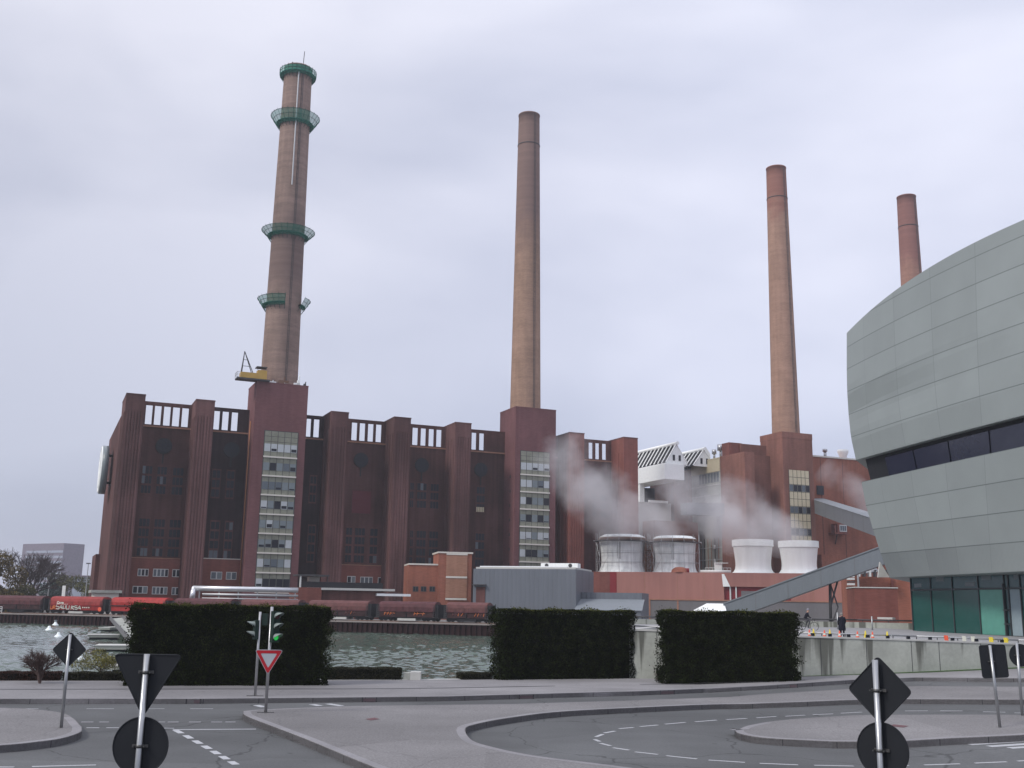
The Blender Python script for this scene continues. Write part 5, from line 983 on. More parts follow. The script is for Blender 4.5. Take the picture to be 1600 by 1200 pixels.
for i in range(9):
    s0, s1 = WB[i] + .25, WB[i + 1] - .25; t_ = thing('hopper_wagon', wlab[i], 'wagon', QF.W((s0 + s1) / 2, TN, 1.36), 'hopper wagons of the goods train on the quay'); low, up_ = wcol[i]
    def solid(prof, a, b, m_, slope=0., nm='body'):
        mb = MB(); k = len(prof); A_ = [QF.W(a + slope * (1 if z < 2.6 else 0), TN + n, z) for n, z in prof]; B_ = [QF.W(b - slope * (1 if z < 2.6 else 0), TN + n, z) for n, z in prof]
        for j in range(k): mb.face([A_[j], B_[j], B_[(j + 1) % k], A_[(j + 1) % k]], m_)
        mb.face(A_[::-1], m_); mb.face(B_, m_); return mb.build(nm, m_, t_)
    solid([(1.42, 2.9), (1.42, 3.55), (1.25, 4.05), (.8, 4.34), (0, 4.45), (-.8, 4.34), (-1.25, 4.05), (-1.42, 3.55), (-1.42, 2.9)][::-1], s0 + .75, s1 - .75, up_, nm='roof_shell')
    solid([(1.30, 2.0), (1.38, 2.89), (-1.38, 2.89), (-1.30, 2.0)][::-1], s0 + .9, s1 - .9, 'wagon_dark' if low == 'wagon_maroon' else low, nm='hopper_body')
    mb = MB(); mid = (s0 + s1) / 2; mb.box(QF, s0 + .9, s1 - .9, TN + 1.50, TN + 1.42, 2.84, 3.0, 'black' if i == 3 else low)
    for s in (mid - .06,): mb.box(QF, s, s + .12, TN + 1.45, TN + 1.3, 2.0, 2.84, 'black')
    for k in range(1, 9):
        s = s0 + .75 + (s1 - s0 - 1.5) * k / 9; mb.box(QF, s - .03, s + .03, TN + 1.47, TN + 1.40, 2.95, 3.6, up_)
    mb.build('side_rail', low, t_)
    ld = MB()
    for s in (s0 + .55, s1 - .95):
        for d_ in (0, .4): ld.tube(QF.W(s + d_, TN + 1.48, 1.9), QF.W(s + d_, TN + 1.48, 3.9), .03, 4)
        for k in range(6): ld.tube(QF.W(s, TN + 1.48, 2.0 + .33 * k), QF.W(s + .4, TN + 1.48, 2.0 + .33 * k), .025, 4)
    ld.build('end_ladder', 'dark_steel', t_)
    mb = MB(); mb.box(QF, s0, s1, TN + 1.2, TN - 1.2, 1.82, 2.0); mb.box(QF, s0 + .2, s0 + .7, TN + 1.1, TN - 1.1, 2.0, 4.0); mb.box(QF, s1 - .7, s1 - .2, TN + 1.1, TN - 1.1, 2.0, 4.0); mb.build('underframe', 'soot_black', t_)
    for s in (s0 + 1.9, s1 - 1.9):
        bg_ = MB(); bg_.box(QF, s - 1.2, s + 1.2, TN + 1.0, TN + .8, 1.55, 1.85); bg_ = bg_.build('bogie', 'soot_black', t_)
        for ds in (-.85, .85):
            w_ = MB(); 
            for n in (.75, -.75): w_.disc(QF.W(s + ds, TN + n, 1.82), QF.n, .46, .12, 18)
            w_.build('wheelset', 'dark_steel', bg_)
    mb = MB(); mb.prism([QF.W(mid - 1.6, TN + 1.2, 0)[:2], QF.W(mid + 1.6, TN + 1.2, 0)[:2], QF.W(mid + 1.6, TN - 1.2, 0)[:2], QF.W(mid - 1.6, TN - 1.2, 0)[:2]], 1.45, 1.8); mb.build('chute', 'concrete_light' if i in (2, 5, 6, 7) else 'soot_black', t_)
    nz = TN + 1.52; nl = TN + 1.36
    if i in (0, 2): text_mesh('Cargo', QF, s0 + (2.4 if i == 2 else 5.5), TN + 1.425, 3.1, .62, 'paint_white', t_, 'lettering', .03)
    if i == 2:
        g_ = MB()
        def blob(s, z, w_, h, mt_): g_.box(QF, s, s + w_, TN + 1.42, TN + 1.335, z, z + h, mt_)
        s = s0 + 1.0; r2 = random.Random(4)
        def stroke(pts, r, mt_):
            for a, b_ in zip(pts[:-1], pts[1:]): g_.tube(QF.W(a[0], TN + 1.42, a[1]), QF.W(b_[0], TN + 1.42, b_[1]), r, 5, mt_)
        x = s
        for ch in range(9):
            mt_ = 'paint_orange' if ch < 2 else 'paint_white'; w_ = .62 if ch > 1 else .55
            if ch == 6: x += .35
            zb_a, zt_a = 2.1 + r2.random() * .12, 2.72 + (.25 if 2 <= ch <= 5 else 0) + r2.random() * .1
            shapes = ([(0, 1), (0, 0), (1, 0), (1, 1)], [(0, 0), (0, 1), (1, .8), (.1, .5), (1, 0)], [(1, 1), (0, .9), (.1, .5), (1, .5), (.9, 0), (0, .1)], [(0, 0), (.5, 1), (1, 0), (.2, .4)], [(0, 1), (.1, 0), (1, .2), (.9, 1), (0, .9)])
            sh = shapes[ch % 5]; stroke([(x + p * w_, zb_a + q_ * (zt_a - zb_a)) for p, q_ in sh], .075, mt_); x += w_ + .14
        stroke([(s + 1.3, 3.0), (s + 2.0, 3.1), (s + 3.0, 2.98), (s + 3.9, 3.04)], .05, 'paint_white')
        for k in range(4): g_.disc(QF.W(x + .3 + k * .45, TN + 1.4, 2.5), QF.n, .13, .06, 12, 'paint_white')
        g_.build('graffiti', 'paint_white', t_)
        MB().disc(QF.W(s1 - .9, TN + 1.6, 2.25), QF.n, .42, .05, 6).build('red_board', 'cone_orange', t_)
    if i in (7, 8, 1, 6):
        g_ = MB(); r2 = random.Random(i)
        for c_ in (s0 + 1.8, mid + 1.4):
            for k in range(4): a = c_ + k * .5; g_.tube(QF.W(a, TN + 1.37, 2.3), QF.W(a + .25 * r2.random() + .1, TN + 1.37, 2.75), .06, 4, 'paint_orange' if r2.random() < .5 and i != 1 else 'wagon_dusty'); g_.tube(QF.W(a, TN + 1.37, 2.6), QF.W(a + .4, TN + 1.37, 2.55), .05, 4, 'paint_orange' if i == 7 else 'wagon_dusty')
        g_.build('scrawl', 'wagon_dusty', t_)
# white rail and track side signals far left
P = QF.W(QF.s(0, 950), 0, 1.24); ra = thing('barrier', 'short white barrier rail on the quay at the left edge', 'barrier', P); mb = MB()
for z in (.35, .75, 1.1): mb.tube(P + (-4, .0, z), P + (.5, -.2, z), .05, 5)
for k in range(4): q_ = P + (-3.8 + k * 1.4, 0, 0); mb.tube(q_, q_ + (0, 0, 1.15), .05, 5)
mb.build('rails', 'white_paint', ra)
P = YP(99.5, 926, 230); P[2] = 4.0; pl_ = thing('marker_post', 'white marker post with a red foot behind the graffiti wagon', 'post', (P[0], P[1], 1.1)); mb = MB(); mb.bx(P[0] - .35, P[0] + .35, P[1] - .1, P[1] + .1, 3.6, YP(99, 915, 230)[2]); mb.build('board', 'white_paint', pl_); MB().tube((P[0], P[1], 1.1), (P[0], P[1], 3.6), .1, 6).build('stem', 'galv', pl_)

# ================================================================ far building, lamps, trees at the left
FB_ = two(YP(28, 925, 900), YP(100, 928, 870)); ob = thing('office_block', 'hazy mauve office slab with pale window bands far behind the bare tree', 'office building', FB_.W(35, 0, 0)); s1 = FB_.s(99, 860); zT = FB_.z(60, 849.5); mb = MB(); mb.box(FB_, 0, s1, 0, -20, 1, zT); mb.build('wall', 'far_wall', ob)
sE = FB_.s(98, 870)
for k in range(7): z = FB_.z(90, 860, 0) - k * 4.3; MB().box(FB_, 5, sE, .3, .003, z - 1.9, z).build('window_band', 'far_glass', ob)
for k, (x, y0, lb, nm) in enumerate(((75, 890, 'pale street lamp post left of the graffiti wagon', 'street_lamp'), (133.5, 881, 'tall thin lamp post near the left end of the power station', 'street_lamp'))):
    P = YP(x, 930, 250 + 20 * k); z = YP(x, y0, 250 + 20 * k)[2]; t_ = thing('street_lamp', lb, 'street lamp', (P[0], P[1], 1.1)); MB().tube((P[0], P[1], 1.1), (P[0], P[1], z), .14, 6, r2=.09).build('pole', 'galv', t_); MB().bx(P[0] - .5, P[0] + .5, P[1] - .2, P[1] + .2, z, z + .25).build('lamp_head', 'dark_steel', t_)
fh = thing('low_warehouse', 'low pale warehouse in the haze between the lamp posts', 'warehouse', YP(120, 928, 420)); a, b_ = YP(112, 928, 420), YP(140, 928, 420); MB().bx(a[0], b_[0], 420, 440, 1, YP(120, 901, 420)[2]).build('wall', 'far_glass', fh); MB().bx(a[0] - .5, b_[0] + .5, 419, 441, YP(120, 901, 420)[2] + .01, YP(120, 899, 420)[2]).build('roof', 'far_wall', fh)

def bare_tree(name, label, base, h, mt, seed, r0=.28, spread=.55, depth=5, cat='tree', group=None, kids=3, up=.25, clump=1):
    r2 = random.Random(seed); t_ = thing(name, label, cat, base, group); mb = MB(); tw = MB()
    def grow(p, d, L, r, k):
        q = p + d * L; (mb if k > depth - 2 else tw).tube(p, q, r, 6 if k > 2 else 4, r2=r * .68, cap=False)
        if k == 0: return
        n = kids + (1 if r2.random() < .4 else 0)
        for j in range(n):
            nd = d + np.array([r2.gauss(0, spread), r2.gauss(0, spread), r2.gauss(up * .4, spread * .6)]); nd /= np.linalg.norm(nd)
            f = 1 if j == 0 else .45 + .55 * r2.random(); grow(p + d * L * f, nd, L * (.62 + .25 * r2.random()), r * (.62 if j else .7), k - 1)
    for c in range(clump):
        d = np.array([r2.gauss(0, .35) if clump > 1 else 0.03, r2.gauss(0, .3) if clump > 1 else 0, 1.]); d /= np.linalg.norm(d); grow(np.array(base, float), d, h * .3, r0, depth)
    mb.build('trunk', mt, t_); tw.build('twigs', mt, t_); return t_
P = YP(36, 930, 235); bare_tree('bare_tree', 'large leafless tree standing in front of the hazy office slab', (P[0], P[1], 1.1), 16.5, 'twig_far', 8, .30, .50, 6, kids=3, up=.3, clump=2)
def leafy(name, label, base, rx, ry, rz, zc, n, size, mt, trunk=True, cat='tree', blobs=9):
    t_ = thing(name, label, cat, base); base = np.array(base, float); P_ = []
    for k in range(blobs):
        c = rng.normal(size=3) * np.array([rx, ry, rz]) * .42; r = rng.uniform(.35, .6); q_ = rng.normal(size=(n // blobs, 3)); q_ /= np.linalg.norm(q_, axis=1)[:, None]; q_ *= rng.uniform(.3, 1.0, (len(q_), 1)) ** .5 * r
        P_.append(q_ * np.array([rx, ry, rz]) + c)
    P_ = np.concatenate(P_); P_[:, 2] += zc; P_ = P_[P_[:, 2] > .1]
    o = leaves('foliage', P_ + base, size, mt, t_, base)
    mb = MB(); mb.tube(base, base + (0, 0, zc * .8), .03 * zc + .06, 6, r2=.02 * zc)
    for k in range(6): a = rng.uniform(0, 6.28); mb.tube(base + (0, 0, zc * (.3 + .08 * k)), base + np.array([math.cos(a) * rx * .5, math.sin(a) * ry * .5, zc + rz * .3 * rng.uniform(-.5, 1)]), .012 * zc + .02, 4, r2=.01)
    mb.build('trunk' if zc > 3 else 'stems', 'twig', t_); return t_
P = YP(3, 930, 222); leafy('willow_tree', 'olive and russet willow at the left edge behind the train', (P[0] - 1.2, P[1], 1.1), 6, 4.5, 5.6, 4.8, 9000, .22, 'willow_leaf')
P = YP(32, 930, 226); leafy('willow_tree', 'low olive tree under the bare tree behind the train', (P[0], P[1], 1.1), 5, 4, 2.8, 3.0, 5000, .2, 'bush_leaf')
P = YP(82, 930, 300); leafy('dark_conifer', 'dark bluish evergreen right of the bare tree', (P[0], P[1], 1.1), 3.4, 3, 4, 4.2, 3000, .25, 'bush_dark')
P = YP(94, 930, 330); leafy('bush_tree', 'hazy olive tree in front of the office slab', (P[0], P[1], 1.1), 6, 4, 5, 5.5, 4000, .28, 'bush_leaf')
P = YP(146, 930, 300); leafy('bush_tree', 'hazy grey green tree beside the left end of the power station', (P[0], P[1], 1.1), 4.5, 4, 4.2, 4.6, 4000, .25, 'bush_leaf')

# ================================================================ piers and buoys in the basin
def pier(lab, x0, x1, yb, zt_, dp, thick, rail=False):
    a, b_ = G(x0, yb, zt_), G(x1, yb + .3, zt_); t_ = thing('floating_pier', lab, 'pier', a, 'floating piers in the basin'); F = two(a, b_); L = float((b_ - a) @ F.e)
    MB().box(F, 0, L, 0, -dp, zt_ - thick, zt_).build('pontoon', 'concrete', t_); MB().box(F, -.05, L + .05, .05, -dp - .05, zt_ + .004, zt_ + .09).build('deck', 'concrete_light', t_)
    MB().box(F, .2, L - .2, -.1, -dp + .1, zt_ - thick - .5, zt_ - thick - .004).build('float', 'black', t_); return t_, F, L
pier('square concrete pier nearest the far quay', 154, 172, 981, -.05, 7, .25); pier('long flat pier second from the quay', 137, 186, 992.5, -.1, 3.0, .25); pier('long flat pier third from the quay', 149, 199, 1009.5, -.1, 3.0, .3); pier('small pier end showing below the shrub', 170, 183, 1041, -.05, 1.2, .2)
gw = thing('gangway', 'grey gangway with solid side panels running down from the quay to the piers', 'gangway', G(186, 985, -.1)); a, b_ = G(171, 968, 1.2), G(203, 1008, -.05); c, d_ = G(190, 966, 1.2), G(226, 1000, -.05)
for p, q_ in ((a, b_), (c, d_)):
    mb = MB(); mb.hexa([p, q_, q_ + (0, .12, 0), p + (0, .12, 0), p + (0, 0, .55), q_ + (0, 0, .7), q_ + (0, .12, .7), p + (0, .12, .55)]); mb.build('side_panel', 'grey_base', gw)
mb = MB(); mb.face([a + (0, 0, .1), b_ + (0, 0, .1), d_ + (0, 0, .1), c + (0, 0, .1)]); mb.face([a, c, d_, b_]); mb.build('walkway', 'concrete', gw)
bl = ['topmost white bell shaped float with a pale teal cap, close to the far quay', 'white bell shaped float just left of the topmost one', 'white bell shaped float above the small diamond sign', 'white bell shaped float behind the olive shrub', 'white bell shaped float peeping out right of the diamond sign', ]
for k, (x, y, wd) in enumerate(((86.5, 977, 10), (76.5, 985, 12), (91, 995, 12), (125, 1031, 15), (115, 1011, 13))):
    P = G(x, y, WZ); r = wd / 2 * P[1] / FPX * 1.0; t_ = thing('float', bl[k], 'float', P, 'white floats on the basin'); mb = MB(); mb.lathe(P, [(r * 1.0, -.05), (r, .1 * r), (r * .75, .3 * r), (r * .42, .65 * r), (r * .36, 1.0 * r), (r * .25, 1.1 * r), (.01, 1.12 * r)], 20); mb.build('bell', 'buoy_white', t_)
    if k in (0, 3): MB().lathe(P, [(r * .38, 1.1 * r), (r * .5, 1.4 * r), (r * .3, 1.55 * r), (.01, 1.55 * r)], 16).build('cap', 'half_glass', t_)

# ================================================================ hedges and shrubs
def hedge(label, xl, yl, xr, yr, ytop, depth, n, size, ragged=(.0, .0), lf='hedge_leaf', name='hedge', cat='hedge', fl=.0, zdz=.2, holes=0.):
    A_, B_ = GG(xl, yl, zdz), GG(xr, yr, zdz); F = two(A_, B_); L = float((B_ - A_) @ F.e); zb = min(A_[2], B_[2]); z0 = zb - .02; zt_ = F.z((xl + xr) / 2, ytop); t_ = thing(name, label, cat, F.W(L / 2, -depth / 2, zb))
    H = zt_ - z0; core = MB(); ins = .22 if H > 1 else .08; rg = max(ragged); core.box(F, ins + ragged[0] * .8, L - ins - ragged[1] * .8, -ins, -depth + ins, z0 + .02, zt_ - ins); core.build('branches', 'hedge_core', t_)
    # leaf shell: weights for front, back, top, ends
    areas = np.array([L * H * 1.6, L * H * .5, L * depth * 1.3, depth * H * 1.2, depth * H * 1.2]); c = rng.choice(5, n, p=areas / areas.sum()); u_, v_ = rng.random(n), rng.random(n); dd = rng.exponential(.09 if H > 1 else .05, n); S_ = np.zeros(n); N_ = np.zeros(n); Z_ = np.zeros(n)
    f = c == 0; S_[f] = u_[f] * L; N_[f] = -dd[f]; Z_[f] = v_[f] * H
    f = c == 1; S_[f] = u_[f] * L; N_[f] = -depth + dd[f]; Z_[f] = v_[f] * H
    f = c == 2; S_[f] = u_[f] * L; N_[f] = -v_[f] * depth; Z_[f] = H - dd[f]
    f = c == 3; S_[f] = dd[f] * (1 + 5 * ragged[0]); N_[f] = -u_[f] * depth; Z_[f] = v_[f] * H
    f = c == 4; S_[f] = L - dd[f] * (1 + 5 * ragged[1]); N_[f] = -u_[f] * depth; Z_[f] = v_[f] * H
    # lumps
    bump = .05 * np.sin(S_ * .9 + 2) + .07 * np.sin(S_ * 2.3 + Z_ * 1.7) * np.sin(Z_ * 3.1 + 1) + .04 * np.sin(S_ * 7.1 + Z_ * 5)
    N_ += np.where(c == 0, bump, 0) * (1 if H > 1 else .3); Z_ += np.where(c == 2, .05 * np.sin(S_ * 1.7 + 1) * (H > 1) + .03 * np.sin(S_ * 5.3) * np.sin(N_ * 3), 0)
    eb = (.10 * np.sin(Z_ * 4.1) + .07 * np.sin(Z_ * 9.7 + 2) + .1 * np.sin(Z_ * 2.1 + 1)); S_ += np.where(c == 3, -eb * (ragged[0] > 0), 0) + np.where(c == 4, eb * (ragged[1] > 0), 0)
    keep = Z_ > .0
    if holes: keep &= ~((np.sin(S_ * 3.3 + 5) * np.sin(Z_ * 4.7 + S_) + rng.normal(0, .25, n)) > 1.0 - holes)
    P_ = F.P + np.outer(S_, F.e) + np.outer(N_, F.n); P_[:, 2] = z0 + Z_; P_ = P_[keep]
    leaves('foliage', P_, size, lf, t_, np.array(t_.location))
    if H > 1:
        m_ = int(L * 330); q_ = F.P + np.outer(rng.random(m_) * L, F.e) + np.outer(-rng.random(m_) ** 1.6 * depth, F.n); q_[:, 2] = z0 + H + np.abs(rng.normal(0, .05, m_)) * (1 + .8 * np.sin(q_[:, 0] * 3.1)) - rng.exponential(.05, m_); leaves('new_growth', q_, size * .9, 'new_growth', t_, np.array(t_.location))
    if rg > 0:      # sprigs sticking out at the ragged ends
        sp_ = []
        for e_i, r_ in ((0, ragged[0]), (1, ragged[1])):
            for k in range(int(26 * (r_ > 0))):
                z = rng.random() * H; n0 = -rng.random() * depth; s_ = -.02 if e_i == 0 else L + .02; m_ = 60; q_ = rng.normal(size=(m_, 3)) * np.array([.13, .1, .12]) + np.array([s_ + (-1 if e_i == 0 else 1) * rng.random() * .16, n0, z]); sp_.append(q_)
        sp_ = np.concatenate(sp_); P2_ = F.P + np.outer(sp_[:, 0], F.e) + np.outer(sp_[:, 1], F.n); P2_[:, 2] = z0 + np.abs(sp_[:, 2]); leaves('sprigs', P2_, size, lf, t_, np.array(t_.location))
    return t_, F, L
hedge('tall dense clipped hedge on the left behind the traffic lights', 197, 1072, 508, 1071, 946.5, 2.0, 60000, .045, (.01, .03), holes=.04)
hedge('tall clipped hedge in the middle with ragged ends, before the grey hall', 783, 1062.5, 993, 1060, 954, 1.3, 46000, .05, (.05, .08), holes=.1)
hedge('tall clipped hedge on the right beside the concrete terrace wall', 1040, 1068.5, 1248, 1064, 956.5, 1.3, 44000, .05, (.04, .06))
hedge('low russet hedge at the left edge below the bare shrub', -60, 1063.5, 92, 1063.5, 1050, .9, 9000, .035, lf='low_leaf_red', name='low_hedge')
hedge('low olive hedge between the diamond sign and the large left hedge', 97, 1063.5, 204, 1063.5, 1051, .9, 8000, .035, lf='low_leaf', name='low_hedge')
hedge('low hedge between the large left hedge and the white block', 506, 1062.5, 628, 1062.5, 1043.5, .9, 9000, .035, lf='low_leaf', name='low_hedge')
hedge('short low hedge touching the middle tall hedge', 721, 1062, 769, 1061.5, 1051.5, .9, 5000, .035, lf='low_leaf', name='low_hedge')
P = GG(641.5, 1062.5, .2); wbk = thing('concrete_block', 'small white concrete block at the right end of the low hedge', 'block', P); F = Frame(P, (1, .02)); z = F.z(641, 1050); s_ = F.s(630, 1060); MB().box(F, s_, s_ + .35, .0, -.7, .2, z - .05).build('end_stone', 'concrete', wbk); MB().box(F, s_ + .36, F.s(657, 1060), .02, -.7, .2, z).build('block', 'concrete_light', wbk)
P = GG(62, 1068, .2); bare_tree('bare_shrub', 'leafless spreading shrub rising over the low russet hedge', P, 1.75, 'twig', 11, .05, .6, 5, 'shrub', kids=3, up=.25, clump=4)
P = GG(150, 1061, .2); leafy('shrub', 'olive leaved shrub growing left of the large hedge', (P[0], P[1] + .5, .2), 1.25, .8, .75, .8, 4200, .035, 'shrub_leaf', cat='shrub', blobs=12)
P = GG(1026, 1064, .2); bare_tree('twig_sprout', 'thin bare twigs at the left foot of the right hedge', P, .9, 'twig', 3, .012, .5, 4, 'twigs', kids=2, clump=3)

# ================================================================ signs and signals
F0 = Frame((0, 0), (1, 0))
def round_poly(pts, r, n=5):
    out = []; k = len(pts)
    for i in range(k):
        p = np.array(pts[i], float); a = np.array(pts[i - 1], float) - p; b_ = np.array(pts[(i + 1) % k], float) - p; a /= np.linalg.norm(a); b_ /= np.linalg.norm(b_); th = math.acos(np.clip(a @ b_, -1, 1)); d = r / math.tan(th / 2); p0, p1 = p + a * d, p + b_ * d
        for j in range(n + 1):
            f = j / n; out.append(tuple((1 - f) ** 2 * p0 + 2 * f * (1 - f) * p + f * f * p1))
    return out
def circle(r, n=40): return [(r * math.cos(2 * math.pi * k / n), r * math.sin(2 * math.pi * k / n)) for k in range(n)]
def post(t_, h, r=.038, mt='pole'):
    MB().tube((0, 0, -.15), (0, 0, h), r, 14).build('pole', mt, t_)
def plate(t_, outline, z, n=-.05, x=0., mt='sign_back', face=None, name='sign_plate', clamps=(.0,)):
    mb = MB(); mb.plate(F0, x, z, outline, n, n - .004, mt); o = mb.build(name, mt, t_)
    # folded rim
    rim = MB(); k = len(outline)
    for i in range(k):
        a, b_ = outline[i], outline[(i + 1) % k]; rim.tube(F0.W(x + a[0], n, z + a[1]), F0.W(x + b_[0], n, z + b_[1]), .011, 5, cap=False)
    rim.build('rim', mt, o)
    for dz in clamps:
        c_ = MB(); c_.tube((0, 0, z + dz - .022), (0, 0, z + dz + .022), .047, 12); c_.box(F0, -.11, .11, n + .03, n, z + dz - .02, z + dz + .02); c_.tube((-.075, -.055, z + dz), (-.075, .03, z + dz), .011, 6); c_.tube((.075, -.055, z + dz), (.075, .03, z + dz), .011, 6); c_.build('clamp', 'clamp', o)
    return o
tri = lambda s: round_poly([(-s / 2, 0), (0, -s * .866), (s / 2, 0)], s * .055)
dia = lambda d: round_poly([(-d / 2, 0), (0, -d / 2), (d / 2, 0), (0, d / 2)], d * .07)
# near left
Yn = 15.6; Pt = YP(229, 1022, Yn); t_ = thing('road_sign', 'back of a triangular sign over a round one on the near steel pole, bottom left', 'road sign'); h = Pt[2]; post(t_, h, .042)
plate(t_, tri(.98), h - .01, clamps=(-.24,)); plate(t_, circle(.385), YP(220.5, 1166, Yn)[2], clamps=(0,)); Pb = YP(226, 1100, Yn); t_.location = (YP(229, 1030, Yn)[0], Yn, 0)
# near right
Yn = 15.4; Pt = YP(1367, 1031, Yn); t_ = thing('road_sign', 'back of a diamond sign over a round one on the near pole at bottom right', 'road sign'); h = Pt[2]; post(t_, h, .042)
plate(t_, dia(.92), YP(1375, 1079, Yn)[2], n=-.10, clamps=(0,)); plate(t_, circle(.365), YP(1376, 1173, Yn)[2], n=-.10, clamps=(0,)); t_.location = (Pt[0], Yn, .0); t_.rotation_euler[2] = rad(-42)
# far left diamond
P = GG(95.5, 1137, .2); t_ = thing('road_sign', 'back of a small diamond sign on a thin pole on the left traffic island', 'road sign'); h = YP(99, 991, P[1])[2] - P[2]; post(t_, h, .05); plate(t_, dia(51.5 * P[1] / FPX), YP(98, 1015, P[1])[2] - P[2], clamps=(0,)); t_.location = tuple(P); 
# yield with signals
P = GG(415, 1113.5, .2); YY = P[1]; t_ = thing('yield_sign', 'red and white give way triangle on a pole in front of the left hedge', 'road sign'); h = YP(420, 948, YY)[2] - P[2]; post(t_, h, .055, 'steel'); s_ = 41 * YY / FPX; zt_ = YP(418, 1015.5, YY)[2] - P[2]
o = plate(t_, tri(s_), zt_, n=.075, mt='sign_white', clamps=()); 
mb = MB(); a_ = tri(s_ * .975); b_ = [(p[0] * .62, p[1] * .62 - .0) for p in tri(s_ * .975)]; cen = -s_ * .975 * .866 / 3 * 1.0
outr = [(x, y) for x, y in a_]; inr = [((x) * .62, (y - cen) * .62 + cen) for x, y in a_]; zo = zt_ - .012
k = len(outr)
for i in range(k):
    j = (i + 1) % k; mb.face([F0.W(outr[i][0], .083, zo + outr[i][1]), F0.W(outr[j][0], .083, zo + outr[j][1]), F0.W(inr[j][0], .083, zo + inr[j][1]), F0.W(inr[i][0], .083, zo + inr[i][1])])
mb.build('red_border', 'sign_red', o); MB().box(F0, -.3, .3, .03, -.03, .0, .02).build('foot_plate', 'dark_steel', t_); t_.location = tuple(P); t_.rotation_euler[2] = rad(6)
LOCY = P.copy()
def signal(label, Ploc, zc, n, pitch, ang, lit=None, off=.14):
    t_ = thing('traffic_light', label, 'traffic light'); H = n * pitch
    R_ = pitch * .36; F_ = F0; mb = MB(); mb.box(F_, -pitch * .42, pitch * .42, off + .16, off, zc - H / 2, zc + H / 2); mb.build('housing', 'signal_green', t_)
    for k in range(n):
        z = zc + H / 2 - pitch * (k + .5); lens = 'lamp_green' if lit == k else ('lens_red' if k == 0 and n == 3 else 'lens_dark')
        MB().disc(F_.W(0, off + .165, z), F_.n, R_ * .78, .03, 20, lens).build('lens', lens, t_)
        hd = MB(); m_ = 14      # hood: upper half cylinder, longer at the top
        for j in range(m_):
            a0 = rad(-20) + rad(220) * j / m_; a1 = rad(-20) + rad(220) * (j + 1) / m_; l0 = .05 + .27 * max(0, math.sin(a0)) ** .7 if math.sin(a0) > 0 else .05; l1 = .05 + .27 * max(0, math.sin(a1)) ** .7 if math.sin(a1) > 0 else .04
            p = lambda a, r, l: F_.W(r * math.cos(a), off + .16 + l, z + r * math.sin(a))
            hd.face([p(a0, R_, 0), p(a1, R_, 0), p(a1, R_, l1), p(a0, R_, l0)]); hd.face([p(a1, R_ * .93, 0), p(a0, R_ * .93, 0), p(a0, R_ * .93, l0), p(a1, R_ * .93, l1)]); hd.face([p(a0, R_, l0), p(a1, R_, l1), p(a1, R_ * .93, l1), p(a0, R_ * .93, l0)])
        hd.build('hood', 'hood_grey', t_)
    br = MB()
    for z in (zc - H * .38, zc + H * .38): br.tube(F_.W(0, 0, z), F_.W(0, off + .02, z), .03, 6)
    br.build('bracket', 'dark_steel', t_); t_.location = tuple(Ploc); t_.rotation_euler[2] = ang; return t_
zc = YP(424, 979, YY)[2] - P[2]; signal('three lamp traffic light showing green, above the give way sign', LOCY, zc, 3, .37, rad(54), lit=2)
P = GG(398.5, 1087.5, .2); t_ = thing('signal_pole', 'thin galvanised signal pole just left of the give way sign', 'pole'); post(t_, YP(408, 956, P[1])[2] - P[2], .055, 'steel'); MB().box(F0, -.35, .35, .03, -.03, 0, .02).build('foot_plate', 'dark_steel', t_); t_.location = tuple(P)
signal('two lamp signal seen from the side on the thin pole, facing left', P, YP(406, 984, P[1])[2] - P[2], 2, .40, rad(-60), off=.06)
P3 = GG(398.5, 1087.5, .2); cbx = thing('signal_box', 'small green control box between the two signal heads', 'control box', P3); zb_ = YP(413, 966, P3[1])[2]; xx = YP(413.5, 966, P3[1])[0]; MB().bx(xx - .1, xx + .12, P3[1] - .02, P3[1] + .18, zb_ - .3, zb_ + .2).build('casing', 'signal_green', cbx); MB().tube((P3[0], P3[1], zb_), (xx, P3[1] + .08, zb_), .025, 6).build('bracket', 'dark_steel', cbx)
# right pair
P = GG(1562.5, 1136.5, .2); YY = P[1]; t_ = thing('road_sign', 'back of a rounded rectangular sign on a leaning pole at the right', 'road sign'); hh_ = YP(1547, 1008, YY)[2] - P[2]; post(t_, hh_, .05); wd, ht = 40 * YY / FPX, 48 * YY / FPX
plate(t_, round_poly([(-wd / 2, -ht / 2), (wd / 2, -ht / 2), (wd / 2, ht / 2), (-wd / 2, ht / 2)], .09), hh_ - ht / 2, x=.09, clamps=(0,)); t_.location = tuple(P); t_.rotation_euler = (0, rad(-3.0), 0)
P = GG(1597.5, 1118, .2); YY = P[1]; t_ = thing('road_sign', 'back of a round sign on a thin pole at the right picture edge', 'road sign'); hh_ = YP(1590, 1004, YY)[2] - P[2]; post(t_, hh_, .05); plate(t_, circle(16.5 * YY / FPX), YP(1593, 1024, YY)[2] - P[2], x=.12, clamps=(0,)); t_.location = tuple(P)

